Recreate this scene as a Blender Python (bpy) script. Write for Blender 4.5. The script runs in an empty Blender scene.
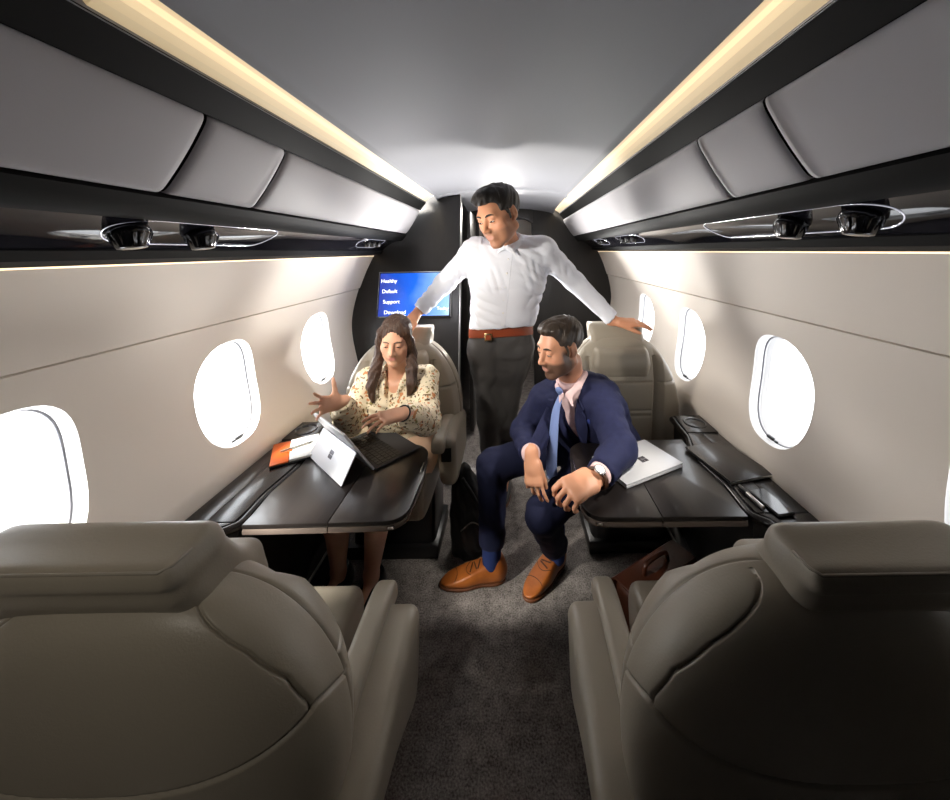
import bpy, bmesh, math, random
import numpy as np
from mathutils import Vector, Matrix
random.seed(4)
PI = math.pi
scene = bpy.context.scene
COL = scene.collection

# ------------------------------------------------------------------ linking
def link(o, parent=None):
    COL.objects.link(o)
    if parent is not None:
        o.parent = parent
    return o

def mesh_obj(name, verts, faces, mat=None, parent=None, smooth=True):
    me = bpy.data.meshes.new(name)
    me.from_pydata([tuple(v) for v in verts], [], [tuple(f) for f in faces])
    me.update()
    if smooth:
        me.polygons.foreach_set('use_smooth', [True] * len(me.polygons))
    o = bpy.data.objects.new(name, me)
    if mat is not None:
        me.materials.append(mat)
    return link(o, parent)

def bm_obj(name, bm, mat=None, parent=None, smooth=False, angle=None):
    me = bpy.data.meshes.new(name)
    bm.normal_update()
    bm.to_mesh(me); bm.free()
    if smooth:
        me.polygons.foreach_set('use_smooth', [True] * len(me.polygons))
        if angle is not None:
            me.set_sharp_from_angle(angle=angle)
    o = bpy.data.objects.new(name, me)
    if mat is not None:
        me.materials.append(mat)
    return link(o, parent)

def empty(name, loc=(0, 0, 0), rz=0.0):
    o = bpy.data.objects.new(name, None)
    o.empty_display_size = 0.05
    o.location = loc; o.rotation_euler = (0, 0, rz)
    return link(o)

def tag(o, label=None, cat=None, group=None, kind=None):
    if label: o['label'] = label
    if cat: o['category'] = cat
    if group: o['group'] = group
    if kind: o['kind'] = kind
    return o

def structure(o):
    o['kind'] = 'structure'
    return o

# ------------------------------------------------------------------ shapes
def rbox(name, c, s, mat, parent=None, bev=0.004, seg=2, rot=None, taper=None):
    bm = bmesh.new()
    bmesh.ops.create_cube(bm, size=1.0)
    for v in bm.verts:
        v.co = Vector((v.co.x * s[0], v.co.y * s[1], v.co.z * s[2]))
        if taper and v.co.z > 0:
            v.co.x *= taper; v.co.y *= taper
    if bev > 0:
        bmesh.ops.bevel(bm, geom=bm.edges[:], offset=bev, segments=seg, profile=0.5, affect='EDGES')
    M = Matrix.Translation(Vector(c))
    if rot is not None:
        M = M @ rot.to_4x4()
    bm.transform(M)
    return bm_obj(name, bm, mat, parent, smooth=True, angle=0.6)

def prism(name, poly, axis, lo, hi, mat, parent=None, bev=0.004, seg=3, smooth=True):
    """poly: 2D outline extruded along axis ('x','y','z') from lo to hi"""
    def mk(a, b, t):
        return {'x': (t, a, b), 'y': (a, t, b), 'z': (a, b, t)}[axis]
    bm = bmesh.new()
    A = [bm.verts.new(mk(p[0], p[1], lo)) for p in poly]
    B = [bm.verts.new(mk(p[0], p[1], hi)) for p in poly]
    n = len(poly)
    bm.faces.new(A); bm.faces.new(B[::-1])
    for i in range(n):
        bm.faces.new((A[i], B[i], B[(i + 1) % n], A[(i + 1) % n]))
    bmesh.ops.recalc_face_normals(bm, faces=bm.faces[:])
    if bev > 0:
        caps = [e for e in bm.edges if sum(1 for f in e.link_faces if len(f.verts) == n and n != 4) == 1] if n != 4 else bm.edges[:]
        bmesh.ops.bevel(bm, geom=caps, offset=bev, segments=seg, profile=0.5, affect='EDGES')
    return bm_obj(name, bm, mat, parent, smooth=smooth, angle=0.6)

def rot_to(d):
    d = Vector(d).normalized()
    return d.to_track_quat('Z', 'Y').to_matrix()

def cyl(name, a, b, r, mat, parent=None, r2=None, n=24, bev=0.0):
    a = Vector(a); b = Vector(b); d = b - a
    bm = bmesh.new()
    bmesh.ops.create_cone(bm, cap_ends=True, segments=n, radius1=r, radius2=r if r2 is None else r2, depth=d.length)
    if bev:
        ed = [e for e in bm.edges if any(len(f.verts) == n for f in e.link_faces)]
        bmesh.ops.bevel(bm, geom=ed, offset=bev, segments=2, profile=0.5, affect='EDGES')
    bm.transform(Matrix.Translation((a + b) / 2) @ rot_to(d).to_4x4())
    return bm_obj(name, bm, mat, parent, smooth=True, angle=0.6)

def tube(name, pts, r, mat, parent=None, closed=False, n=10):
    pts = [Vector(p) for p in pts]
    N = len(pts)
    V = []; F = []
    up0 = None
    for i, p in enumerate(pts):
        if closed:
            t = pts[(i + 1) % N] - pts[i - 1]
        else:
            t = pts[min(i + 1, N - 1)] - pts[max(i - 1, 0)]
        t.normalize()
        if up0 is None:
            up0 = t.orthogonal().normalized()
        s = (up0 - t * up0.dot(t)).normalized(); up0 = s
        w = t.cross(s)
        rr = r[i] if isinstance(r, (list, tuple)) else r
        for k in range(n):
            a = 2 * PI * k / n
            V.append(p + s * (rr * math.cos(a)) + w * (rr * math.sin(a)))
    for i in range(N if closed else N - 1):
        j = (i + 1) % N
        for k in range(n):
            F.append((i * n + k, i * n + (k + 1) % n, j * n + (k + 1) % n, j * n + k))
    if not closed:
        F.append(tuple(range(n))[::-1]); F.append(tuple((N - 1) * n + k for k in range(n)))
    return mesh_obj(name, V, F, mat, parent)

def lathe(name, prof, origin, axis, mat, parent=None, n=32, mod=None):
    """prof: (radius, height) pairs spun about axis through origin; mod(angle, r, h) may reshape"""
    R = rot_to(axis); o = Vector(origin)
    V = []; F = []
    for (r, h) in prof:
        for k in range(n):
            a = 2 * PI * k / n
            q = mod(a, r, h) if mod else r
            V.append(o + R @ Vector((q * math.cos(a), q * math.sin(a), h)))
    for i in range(len(prof) - 1):
        for k in range(n):
            F.append((i * n + k, i * n + (k + 1) % n, (i + 1) * n + (k + 1) % n, (i + 1) * n + k))
    F.append(tuple(range(n))[::-1]); F.append(tuple((len(prof) - 1) * n + k for k in range(n)))
    return mesh_obj(name, V, F, mat, parent)

def catmull(P, per=6, closed=False):
    P = [np.array(p, float) for p in P]
    out = []
    N = len(P)
    rng = range(N) if closed else range(N - 1)
    for i in rng:
        if closed:
            p0, p1, p2, p3 = P[i - 1], P[i], P[(i + 1) % N], P[(i + 2) % N]
        else:
            p1, p2 = P[i], P[i + 1]
            p0 = P[i - 1] if i > 0 else 2 * p1 - p2
            p3 = P[i + 2] if i + 2 < N else 2 * p2 - p1
        for k in range(per):
            t = k / per
            out.append(0.5 * ((2 * p1) + (p2 - p0) * t + (2 * p0 - 5 * p1 + 4 * p2 - p3) * t * t + (3 * p1 - p0 - 3 * p2 + p3) * t ** 3))
    if not closed:
        out.append(P[-1])
    return out

# ------------------------------------------------------------------ materials
MATS = {}
def mat(name, col=(0.5, 0.5, 0.5), rough=0.5, metal=0.0, coat=0.0, bump=0.0, bscale=60.0, var=0.0, vscale=8.0,
        emit=None, estr=0.0, sheen=0.0, spec=0.5, sss=0.0, attr=None, bdetail=3.0, stretch=None):
    m = bpy.data.materials.new(name); m.use_nodes = True
    nt = m.node_tree; b = nt.nodes['Principled BSDF']; L = nt.links
    b.inputs['Base Color'].default_value = (*col, 1)
    b.inputs['Roughness'].default_value = rough
    b.inputs['Metallic'].default_value = metal
    b.inputs['Coat Weight'].default_value = coat
    b.inputs['Coat Roughness'].default_value = 0.06
    b.inputs['Specular IOR Level'].default_value = spec
    if sheen:
        b.inputs['Sheen Weight'].default_value = sheen
    if sss:
        b.inputs['Subsurface Weight'].default_value = sss
        b.inputs['Subsurface Radius'].default_value = (0.012, 0.005, 0.003)
        b.inputs['Subsurface Scale'].default_value = 0.5
    if emit:
        b.inputs['Emission Color'].default_value = (*emit, 1)
        b.inputs['Emission Strength'].default_value = estr
    tc = nt.nodes.new('ShaderNodeTexCoord')
    mp = nt.nodes.new('ShaderNodeMapping')
    L.new(tc.outputs['Object'], mp.inputs[0])
    if stretch:
        mp.inputs['Scale'].default_value = stretch
    src = None
    if attr:
        at = nt.nodes.new('ShaderNodeAttribute'); at.attribute_name = attr
        L.new(at.outputs['Color'], b.inputs['Base Color']); src = at.outputs['Color']
    if var:
        nz = nt.nodes.new('ShaderNodeTexNoise'); nz.inputs['Scale'].default_value = vscale; nz.inputs['Detail'].default_value = 5
        L.new(mp.outputs[0], nz.inputs['Vector'])
        hs = nt.nodes.new('ShaderNodeHueSaturation')
        mr = nt.nodes.new('ShaderNodeMapRange')
        mr.inputs['From Min'].default_value = 0.3; mr.inputs['From Max'].default_value = 0.7
        mr.inputs['To Min'].default_value = 1 - var; mr.inputs['To Max'].default_value = 1 + var
        L.new(nz.outputs['Fac'], mr.inputs['Value']); L.new(mr.outputs[0], hs.inputs['Value'])
        if src is not None:
            L.new(src, hs.inputs['Color'])
        else:
            hs.inputs['Color'].default_value = (*col, 1)
        L.new(hs.outputs[0], b.inputs['Base Color'])
    if bump:
        nb = nt.nodes.new('ShaderNodeTexNoise'); nb.inputs['Scale'].default_value = bscale; nb.inputs['Detail'].default_value = bdetail
        L.new(mp.outputs[0], nb.inputs['Vector'])
        bp = nt.nodes.new('ShaderNodeBump'); bp.inputs['Strength'].default_value = bump; bp.inputs['Distance'].default_value = 0.004
        L.new(nb.outputs['Fac'], bp.inputs['Height']); L.new(bp.outputs[0], b.inputs['Normal'])
    MATS[name] = m
    return m

def lin(r, g, b):
    f = lambda c: (c / 255) / 12.92 if c / 255 <= 0.04045 else ((c / 255 + 0.055) / 1.055) ** 2.4
    return (f(r), f(g), f(b))

M_wall = mat('wall_lining', lin(226, 217, 207), 0.55, bump=0.05, bscale=300)
M_ceil = mat('ceiling_fabric', lin(128, 129, 135), 0.6, bump=0.08, bscale=500)
M_bin = mat('bin_fabric', lin(164, 162, 166), 0.6, bump=0.06, bscale=400)
M_dark = mat('dark_trim', (0.006, 0.006, 0.006), 0.6, spec=0.12)
M_bulk = mat('bulkhead_veneer', (0.014, 0.0125, 0.0115), 0.42, var=0.15, vscale=6, stretch=(8, 8, 1))
M_piano = mat('piano_black', (0.010, 0.010, 0.014), 0.05, spec=0.45)
M_piano.node_tree.nodes['Principled BSDF'].inputs['IOR'].default_value = 1.33
M_console = mat('console_veneer', (0.011, 0.009, 0.009), 0.27, coat=0.15, var=0.2, vscale=5, stretch=(14, 1, 14))
M_table = mat('table_veneer', (0.012, 0.0095, 0.009), 0.30, coat=0.12, var=0.25, vscale=5, stretch=(14, 1, 14), bump=0.02, bscale=90)
M_tabedge = mat('table_edge', (0.17, 0.135, 0.115), 0.25, metal=0.4)
M_black = mat('black_plastic', (0.008, 0.008, 0.009), 0.35)
M_chrome = mat('chrome', (0.8, 0.8, 0.82), 0.12, metal=1.0)
M_alu = mat('brushed_metal', (0.55, 0.54, 0.52), 0.3, metal=1.0)
M_leather = mat('seat_leather', lin(150, 142, 128), 0.42, bump=0.10, bscale=260, bdetail=6)
M_leather2 = mat('seat_leather_piping', lin(140, 133, 121), 0.45, bump=0.10, bscale=260, bdetail=6)  # slightly darker leather for piping and cushion seams
M_seam = mat('seam_thread', lin(92, 87, 80), 0.8)
M_warm = mat('warm_diffuser', (0.9, 0.8, 0.6), 0.5, emit=(1.0, 0.80, 0.50), estr=1.0)
M_white = mat('white_paper', (0.85, 0.84, 0.82), 0.6)
M_laptop = mat('platinum_shell', (0.62, 0.63, 0.66), 0.35, metal=0.25)
M_key = mat('keyboard_fabric', (0.045, 0.043, 0.045), 0.7)
M_logo = mat('logo_grey', (0.10, 0.10, 0.12), 0.25, metal=0.5)
M_tan = mat('tan_leather', lin(150, 84, 34), 0.32, bump=0.1, bscale=160, var=0.22, vscale=20)
M_brown = mat('brown_leather', lin(78, 38, 20), 0.4, bump=0.15, bscale=120, var=0.2, vscale=12)
M_orange = mat('orange_leather', lin(214, 96, 30), 0.45, bump=0.1, bscale=150)
M_bagblack = mat('black_canvas', (0.012, 0.012, 0.013), 0.75, bump=0.3, bscale=120)

def carpet_mat():
    m = bpy.data.materials.new('carpet'); m.use_nodes = True
    nt = m.node_tree; b = nt.nodes['Principled BSDF']; L = nt.links
    tc = nt.nodes.new('ShaderNodeTexCoord')
    n1 = nt.nodes.new('ShaderNodeTexNoise'); n1.inputs['Scale'].default_value = 170; n1.inputs['Detail'].default_value = 4
    n2 = nt.nodes.new('ShaderNodeTexNoise'); n2.inputs['Scale'].default_value = 24; n2.inputs['Detail'].default_value = 5
    mx = nt.nodes.new('ShaderNodeMix'); mx.data_type = 'FLOAT'; mx.inputs['Factor'].default_value = 0.35
    L.new(tc.outputs['Object'], n1.inputs['Vector']); L.new(tc.outputs['Object'], n2.inputs['Vector'])
    L.new(n1.outputs['Fac'], mx.inputs['A']); L.new(n2.outputs['Fac'], mx.inputs['B'])
    cr = nt.nodes.new('ShaderNodeValToRGB')
    cr.color_ramp.elements[0].position = 0.36; cr.color_ramp.elements[0].color = (0.075, 0.065, 0.060, 1)
    cr.color_ramp.elements[1].position = 0.66; cr.color_ramp.elements[1].color = (0.34, 0.31, 0.29, 1)
    L.new(mx.outputs[0], cr.inputs[0]); L.new(cr.outputs[0], b.inputs['Base Color'])
    b.inputs['Roughness'].default_value = 0.95; b.inputs['Specular IOR Level'].default_value = 0.1
    bp = nt.nodes.new('ShaderNodeBump'); bp.inputs['Strength'].default_value = 0.6; bp.inputs['Distance'].default_value = 0.006
    L.new(n1.outputs['Fac'], bp.inputs['Height']); L.new(bp.outputs[0], b.inputs['Normal'])
    return m
M_carpet = carpet_mat()

def glass_mat():
    m = bpy.data.materials.new('window_pane'); m.use_nodes = True
    nt = m.node_tree; L = nt.links; nt.nodes.clear()
    out = nt.nodes.new('ShaderNodeOutputMaterial')
    tr = nt.nodes.new('ShaderNodeBsdfTransparent'); tr.inputs[0].default_value = (0.96, 0.97, 0.98, 1)
    gl = nt.nodes.new('ShaderNodeBsdfGlossy'); gl.inputs['Roughness'].default_value = 0.03
    fr = nt.nodes.new('ShaderNodeFresnel'); fr.inputs[0].default_value = 1.25
    mx = nt.nodes.new('ShaderNodeMixShader')
    L.new(fr.outputs[0], mx.inputs[0]); L.new(tr.outputs[0], mx.inputs[1]); L.new(gl.outputs[0], mx.inputs[2])
    L.new(mx.outputs[0], out.inputs[0])
    return m
M_glass = glass_mat()

# ------------------------------------------------------------------ cabin shell
# half cross-section of the cabin, x outwards from the aisle centre line, z up from the carpet
WALLP = catmull([(0.870, -0.005), (0.895, 0.20), (0.912, 0.42), (0.925, 0.60), (0.922, 0.645), (0.926, 0.672), (0.935, 0.685), (0.960, 0.76), (0.986, 0.85), (1.0, 0.94), (0.996, 1.03),
                 (0.978, 1.13), (0.955, 1.21), (0.925, 1.30), (0.888, 1.385)], 4)
WL = [0.0]
for i in range(1, len(WALLP)):
    WL.append(WL[-1] + float(np.linalg.norm(WALLP[i] - WALLP[i - 1])))
def wallp(s):
    s = min(max(s, 0.0), WL[-1])
    i = int(np.searchsorted(WL, s, side='right')) - 1
    i = min(max(i, 0), len(WL) - 2)
    t = (s - WL[i]) / (WL[i + 1] - WL[i])
    p = WALLP[i] * (1 - t) + WALLP[i + 1] * t
    q = WALLP[min(i + 2, len(WL) - 1)] - WALLP[max(i - 1, 0)]
    q = q / np.linalg.norm(q)
    return p, np.array([q[1], -q[0]])        # point, outward normal (x,z)
def s_at(z):
    return float(np.interp(z, [p[1] for p in WALLP], WL))

SC = s_at(0.895)           # height of the window centres
HW, HH = 0.142, 0.190      # half width / half height of the opening
Y0, Y1 = -0.50, 3.5
COVE, STRIP, YS, YF = 0.62, 0.95, 0.50, 0.40
GROOVE = s_at(1.16)

def sup(a, hw, hh, n=2.5):
    c, s = math.cos(a), math.sin(a)
    k = (abs(c) ** n + abs(s) ** n) ** (-1.0 / n)
    return hw * k * c, hh * k * s

def ring_pts(sign, yc, hw, hh, off, N=56, n=2.5):
    out = []
    for k in range(N):
        a = 2 * PI * k / N
        dy, ds = sup(a, hw, hh, n)
        p, nn = wallp(SC + ds)
        out.append((sign * (p[0] + nn[0] * off), yc + dy, p[1] + nn[1] * off))
    return out

def build_wall(name, sign, wins, y_end):
    V = []; F = []
    def P(y, s, off=0.0):
        p, nn = wallp(s)
        g = -0.0
        V.append((sign * (p[0] + nn[0] * off), y, p[1] + nn[1] * off))
        return len(V) - 1
    def sheet(Ys, Ss):
        idx = [[P(y, q) for q in Ss] for y in Ys]
        for i in range(len(Ys) - 1):
            for j in range(len(Ss) - 1):
                F.append((idx[i][j], idx[i + 1][j], idx[i + 1][j + 1], idx[i][j + 1]))
    B = 0.17; T = 0.203; N = 56; top = GROOVE
    angs = [2 * PI * k / N for k in range(N)]
    for ca in (math.atan2(T, B), PI - math.atan2(T, B), PI + math.atan2(T, B), 2 * PI - math.atan2(T, B)):
        angs[min(range(N), key=lambda i: abs(angs[i] - ca))] = ca
    outer = []
    for a in angs:
        c, q = math.cos(a), math.sin(a)
        m = min(B / max(abs(c), 1e-9), T / max(abs(q), 1e-9))
        outer.append((round(c * m, 6), round(q * m, 6)))
    sv = sorted(set(o[1] for o in outer if abs(abs(o[0]) - B) < 1e-5))
    yv = sorted(set(o[0] for o in outer if abs(abs(o[1]) - T) < 1e-5))
    low = [float(q) for q in np.linspace(0, SC - T, 30)]; high = [float(q) for q in np.linspace(SC + T, top, 8)]
    col = low[:-1] + [SC + q for q in sv] + high[1:]
    ys = [YF]
    for w in wins:
        ys += [w - B, w + B]
    ys.append(y_end)
    for i in range(0, len(ys), 2):
        sheet([float(q) for q in np.linspace(ys[i], ys[i + 1], max(2, int((ys[i + 1] - ys[i]) / 0.06) + 1))], col)
    for w in wins:
        sheet([w + q for q in yv], low); sheet([w + q for q in yv], high)
        rings = []
        for r in range(9):
            t = r / 8
            rings.append([P(w + sup(a, HW, HH)[0] * (1 - t) + oy * t, SC + sup(a, HW, HH)[1] * (1 - t) + os_ * t) for a, (oy, os_) in zip(angs, outer)])
        for r in range(8):
            for k in range(N):
                F.append((rings[r][k], rings[r + 1][k], rings[r + 1][(k + 1) % N], rings[r][(k + 1) % N]))
    # shadow gap above the windows, then the upper lining
    g = [(top, 0.0), (top + 0.001, 0.012), (top + 0.007, 0.012), (top + 0.008, -0.004), (top + 0.02, -0.005)]
    prof = g + [(top + 0.02 + (WL[-1] - top - 0.02) * k / 16, -0.005) for k in range(1, 17)]
    ny = 40
    idx = [[P(YF + (y_end - YF) * i / ny, s, o) for (s, o) in prof] for i in range(ny + 1)]
    for i in range(ny):
        for j in range(len(prof) - 1):
            F.append((idx[i][j], idx[i + 1][j], idx[i + 1][j + 1], idx[i][j + 1]))
    o = mesh_obj(name, V, F, M_wall)
    bm = bmesh.new(); bm.from_mesh(o.data); bmesh.ops.remove_doubles(bm, verts=bm.verts[:], dist=2e-5); bmesh.ops.recalc_face_normals(bm, faces=bm.faces[:]); bm.to_mesh(o.data); bm.free()
    o.data.set_sharp_from_angle(angle=0.7)
    structure(o)
    return o

def build_window(k, sign, yc):
    root = structure(empty('window_%d' % k, (sign * 1.0, yc, 0.895)))
    inv = Matrix.Translation((-sign * 1.0, -yc, -0.895))
    def rings_mesh(name, R, m):
        N = len(R[0]); V = [inv @ Vector(p) for r in R for p in r]; F = []
        for i in range(len(R) - 1):
            for j in range(N):
                F.append((i * N + j, (i + 1) * N + j, (i + 1) * N + (j + 1) % N, i * N + (j + 1) % N))
        return mesh_obj(name, V, F, m, root)
    # reveal: rounded throat running outwards
    pr = [(0.0, 0.0), (0.002, 0.004), (-0.005, 0.008), (-0.009, 0.018), (-0.010, 0.026)]
    rings_mesh('window_reveal', [ring_pts(sign, yc, HW + a, HH + a, o) for (a, o) in pr], M_wframe)
    pr = [(-0.010, 0.026), (-0.014, 0.027), (-0.0145, 0.030), (-0.011, 0.032)]
    rings_mesh('window_gasket', [ring_pts(sign, yc, HW + a, HH + a, o) for (a, o) in pr], M_gask)
    pr = [(-0.011, 0.032), (-0.012, 0.037), (-0.019, 0.039), (-0.020, 0.044), (-0.026, 0.046), (-0.027, 0.054)]
    rings_mesh('window_frame', [ring_pts(sign, yc, HW + a, HH + a, o) for (a, o) in pr], M_wframe)
    pane = ring_pts(sign, yc, HW - 0.026, HH - 0.026, 0.048)
    c = Vector((0, 0, 0))
    V = [inv @ Vector(p) for p in pane]; N = len(V)
    for p in V: c += p / N
    mesh_obj('pane', V + [c], [((i, (i + 1) % N, N) if sign < 0 else ((i + 1) % N, i, N)) for i in range(N)], M_glass, root, smooth=False)
    # little black latch at the sill
    q = Vector(ring_pts(sign, yc, HW - 0.014, HH - 0.012, 0.022)[42]); q = inv @ q
    rbox('latch', q + Vector((0, 0.012, 0.006)), (0.010, 0.030, 0.010), M_black, root, 0.002)
    rbox('latch', q + Vector((0, -0.014, 0.004)), (0.008, 0.012, 0.007), M_black, root, 0.002)

M_wframe = mat('window_liner', lin(232, 230, 228), 0.4)
_nt = M_wframe.node_tree; _p = _nt.nodes['Principled BSDF']; _o = _nt.nodes['Material Output']      # milky plastic, lets some daylight through
_t = _nt.nodes.new('ShaderNodeBsdfTranslucent'); _t.inputs[0].default_value = (0.9, 0.92, 0.95, 1)
_m = _nt.nodes.new('ShaderNodeMixShader'); _m.inputs[0].default_value = 0.10
_nt.links.new(_p.outputs[0], _m.inputs[1]); _nt.links.new(_t.outputs[0], _m.inputs[2]); _nt.links.new(_m.outputs[0], _o.inputs['Surface'])
M_gask = mat('window_gasket', (0.22, 0.22, 0.24), 0.5)
WIN_L = [0.740, 1.335, 1.945]
WIN_R = [0.635, 1.265, 1.895, 2.52]
YL, YR = 2.37, 3.45
build_wall('wall_left', -1, WIN_L, YL + 0.17)
build_wall('wall_right', 1, WIN_R, YR)
k = 1
for y in WIN_L:
    build_window(k, -1, y); k += 1
for y in WIN_R:
    build_window(k, 1, y); k += 1

# floor, carpet
o = mesh_obj('floor', [(-1.0, Y0, 0), (1.0, Y0, 0), (1.0, 5.2, 0), (-1.0, 5.2, 0)], [(0, 1, 2, 3)], M_carpet, smooth=False); structure(o)

# ceiling with a shallow dome and a ring step near the aft end
CP = catmull([(0.462, 1.785), (0.43, 1.800), (0.33, 1.820), (0.18, 1.836), (0.0, 1.840)], 6)
half = [(p[0], p[1]) for p in CP]
full = [(-x, z) for x, z in half] + [(x, z) for x, z in half[::-1][1:]]
ysc = [(YF, 0), (2.50, 0), (2.52, -0.012), (2.60, -0.014), (2.62, -0.004), (2.9, -0.006), (3.2, -0.018), (YR, -0.045)]
V = []; F = []
for y, dz in ysc:
    for x, z in full:
        V.append((x, y, z + dz))
n = len(full)
for i in range(len(ysc) - 1):
    for j in range(n - 1):
        F.append((i * n + j, i * n + j + 1, (i + 1) * n + j + 1, (i + 1) * n + j))
o = mesh_obj('ceiling', V, F, M_ceil); o.data.set_sharp_from_angle(angle=0.5); structure(o)

def sweep(name, prof, ya, yb, m, parent=None, sign=1, closed=True, ny=1, smooth=True):
    V = []; F = []; n = len(prof)
    for i in range(ny + 1):
        y = ya + (yb - ya) * i / ny
        for x, z in prof:
            V.append((sign * x, y, z))
    for i in range(ny):
        for j in range(n if closed else n - 1):
            a, b = i * n + j, i * n + (j + 1) % n
            c, d = (i + 1) * n + (j + 1) % n, (i + 1) * n + j
            F.append((a, b, c, d))
    if closed:
        F.append(tuple(range(n))); F.append(tuple(ny * n + j for j in range(n))[::-1])
    o = mesh_obj(name, V, F, m, parent, smooth)
    if smooth:
        o.data.set_sharp_from_angle(angle=0.6)
    return o

for sign, side, ye in ((-1, 'left', YL + 0.12), (1, 'right', YR)):
    # lamp trough: lip, back and warm diffuser strips graded to imitate the glow
    sweep('trim_trough_' + side, [(0.520, 1.742), (0.545, 1.742), (0.60, 1.83), (0.46, 1.86), (0.455, 1.793), (0.470, 1.792), (0.478, 1.83), (0.56, 1.80), (0.525, 1.752)], Y0, ye, M_ceil, None, sign)
    structure(bpy.data.objects['trim_trough_' + side])
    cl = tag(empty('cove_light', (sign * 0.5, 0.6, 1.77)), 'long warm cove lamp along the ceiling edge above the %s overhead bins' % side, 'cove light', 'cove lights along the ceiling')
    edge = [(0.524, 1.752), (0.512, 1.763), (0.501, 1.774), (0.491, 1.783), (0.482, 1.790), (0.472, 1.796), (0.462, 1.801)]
    for q, e_ in enumerate((0.36, 0.46, 0.70, 1.0, 0.62, 0.30)):  # strip emission is graded to put in the glow fading onto the ceiling
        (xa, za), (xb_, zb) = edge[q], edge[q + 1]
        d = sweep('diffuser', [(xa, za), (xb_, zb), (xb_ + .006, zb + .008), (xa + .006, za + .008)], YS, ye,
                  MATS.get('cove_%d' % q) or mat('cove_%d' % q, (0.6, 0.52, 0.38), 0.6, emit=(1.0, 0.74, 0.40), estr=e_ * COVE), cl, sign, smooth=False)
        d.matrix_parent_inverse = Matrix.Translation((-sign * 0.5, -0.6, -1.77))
    # dark valance over the bins and dark rail under them
    structure(sweep('trim_valance_' + side, [(0.520, 1.745), (0.562, 1.692), (0.575, 1.700), (0.70, 1.60), (0.72, 1.72), (0.545, 1.762)], Y0, ye, M_dark, None, sign))
    structure(sweep('trim_rail_' + side, [(0.661, 1.524), (0.672, 1.508), (0.690, 1.487), (0.715, 1.480), (0.80, 1.60), (0.72, 1.60), (0.675, 1.542)], Y0, ye, M_dark, None, sign))
    structure(sweep('trim_sill_' + side, [(0.820, 1.416), (0.836, 1.396), (0.884, 1.383), (0.93, 1.40), (0.92, 1.45), (0.832, 1.428)], Y0, ye, M_dark, None, sign))
    structure(sweep('trim_shell_' + side, [(0.70, 1.63), (0.955, 1.435), (0.98, 1.46), (0.72, 1.75)], Y0, ye, M_dark, None, sign))
    # warm strip lamp washing the wall
    sl = tag(empty('strip_light', (sign * 0.89, 0.6, 1.385)), 'thin warm strip lamp running along the top of the %s window wall' % side, 'strip light', 'strip lights above the window walls')
    d = sweep('diffuser', [(0.874, 1.388), (0.896, 1.372), (0.902, 1.380), (0.880, 1.396)], YS, ye - 0.02, MATS.get('strip_warm') or mat('strip_warm', (0.9, 0.8, 0.62), 0.5, emit=(1.0, 0.72, 0.44), estr=STRIP), sl, sign)
    d.matrix_parent_inverse = Matrix.Translation((-sign * 0.89, -0.6, -1.385))

# overhead bins: padded fabric doors that bulge slightly
def bin_door(sign, ya, yb, label):
    root = tag(empty('overhead_bin', (sign * 0.61, (ya + yb) / 2, 1.61)), label, 'overhead bin', 'overhead bins')
    A = np.array([0.660, 1.530]); Bp = np.array([0.562, 1.690])
    d = (Bp - A); nrm = np.array([-0.842, -0.54])
    ny = max(8, int((yb - ya) / 0.04)); ns = 16
    V = []; F = []
    def edge(t, L, r=0.02):
        e = min(t, 1 - t) * L
        return 0.0 if e >= r else (1 - math.sqrt(max(0, 1 - (1 - e / r) ** 2))) * 0.010
    ysm = sorted(set([0, .002, .005, .01, .02] + [.02 + (yb - ya - .04) * i / ny for i in range(ny + 1)] + [yb - ya - q for q in (0, .002, .005, .01, .02)]))
    tsm = sorted(set([0, .01, .03, .06, .11] + [.11 + .78 * j / ns for j in range(ns + 1)] + [1, .99, .97, .94, .89]))
    Ld = float(np.linalg.norm(d))
    for y in ysm:
        for t in tsm:
            b = 0.005 * math.sin(PI * t)
            off = b + 0.006 - edge(t, Ld) - edge(y / (yb - ya), yb - ya)
            p = A + d * t + nrm * off
            V.append((sign * (p[0] - 0.61), ya + y - (ya + yb) / 2, p[1] - 1.61))
    n = len(tsm)
    for i in range(len(ysm) - 1):
        for j in range(n - 1):
            F.append((i * n + j, i * n + j + 1, (i + 1) * n + j + 1, (i + 1) * n + j))
    mesh_obj('door', V, F, M_bin, root)
    h = (yb - ya) / 2 - 0.012
    V = [(sign * (x - 0.61), s * h, z - 1.61) for s in (-1, 1) for (x, z) in ((0.664, 1.546), (0.566, 1.690), (0.70, 1.70), (0.76, 1.60))]
    F = [(0, 1, 2, 3), (4, 5, 6, 7), (0, 1, 5, 4), (1, 2, 6, 5), (2, 3, 7, 6), (3, 0, 4, 7)]
    mesh_obj('bin_body', V, F, M_dark, root, smooth=False)
bin_door(-1, -0.48, 0.742, 'long grey overhead bin nearest the camera on the left side')
bin_door(-1, 0.752, 1.005, 'short square grey overhead bin on the left, between two longer ones')
bin_door(-1, 1.015, YL + 0.10, 'long grey overhead bin on the left reaching the screen bulkhead')
bin_door(1, -0.48, 0.712, 'long grey overhead bin nearest the camera on the right side')
bin_door(1, 0.722, 0.968, 'short square grey overhead bin on the right, between two longer ones')
bin_door(1, 0.978, YR - 0.02, 'long grey overhead bin on the right reaching the rear of the cabin')

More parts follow.
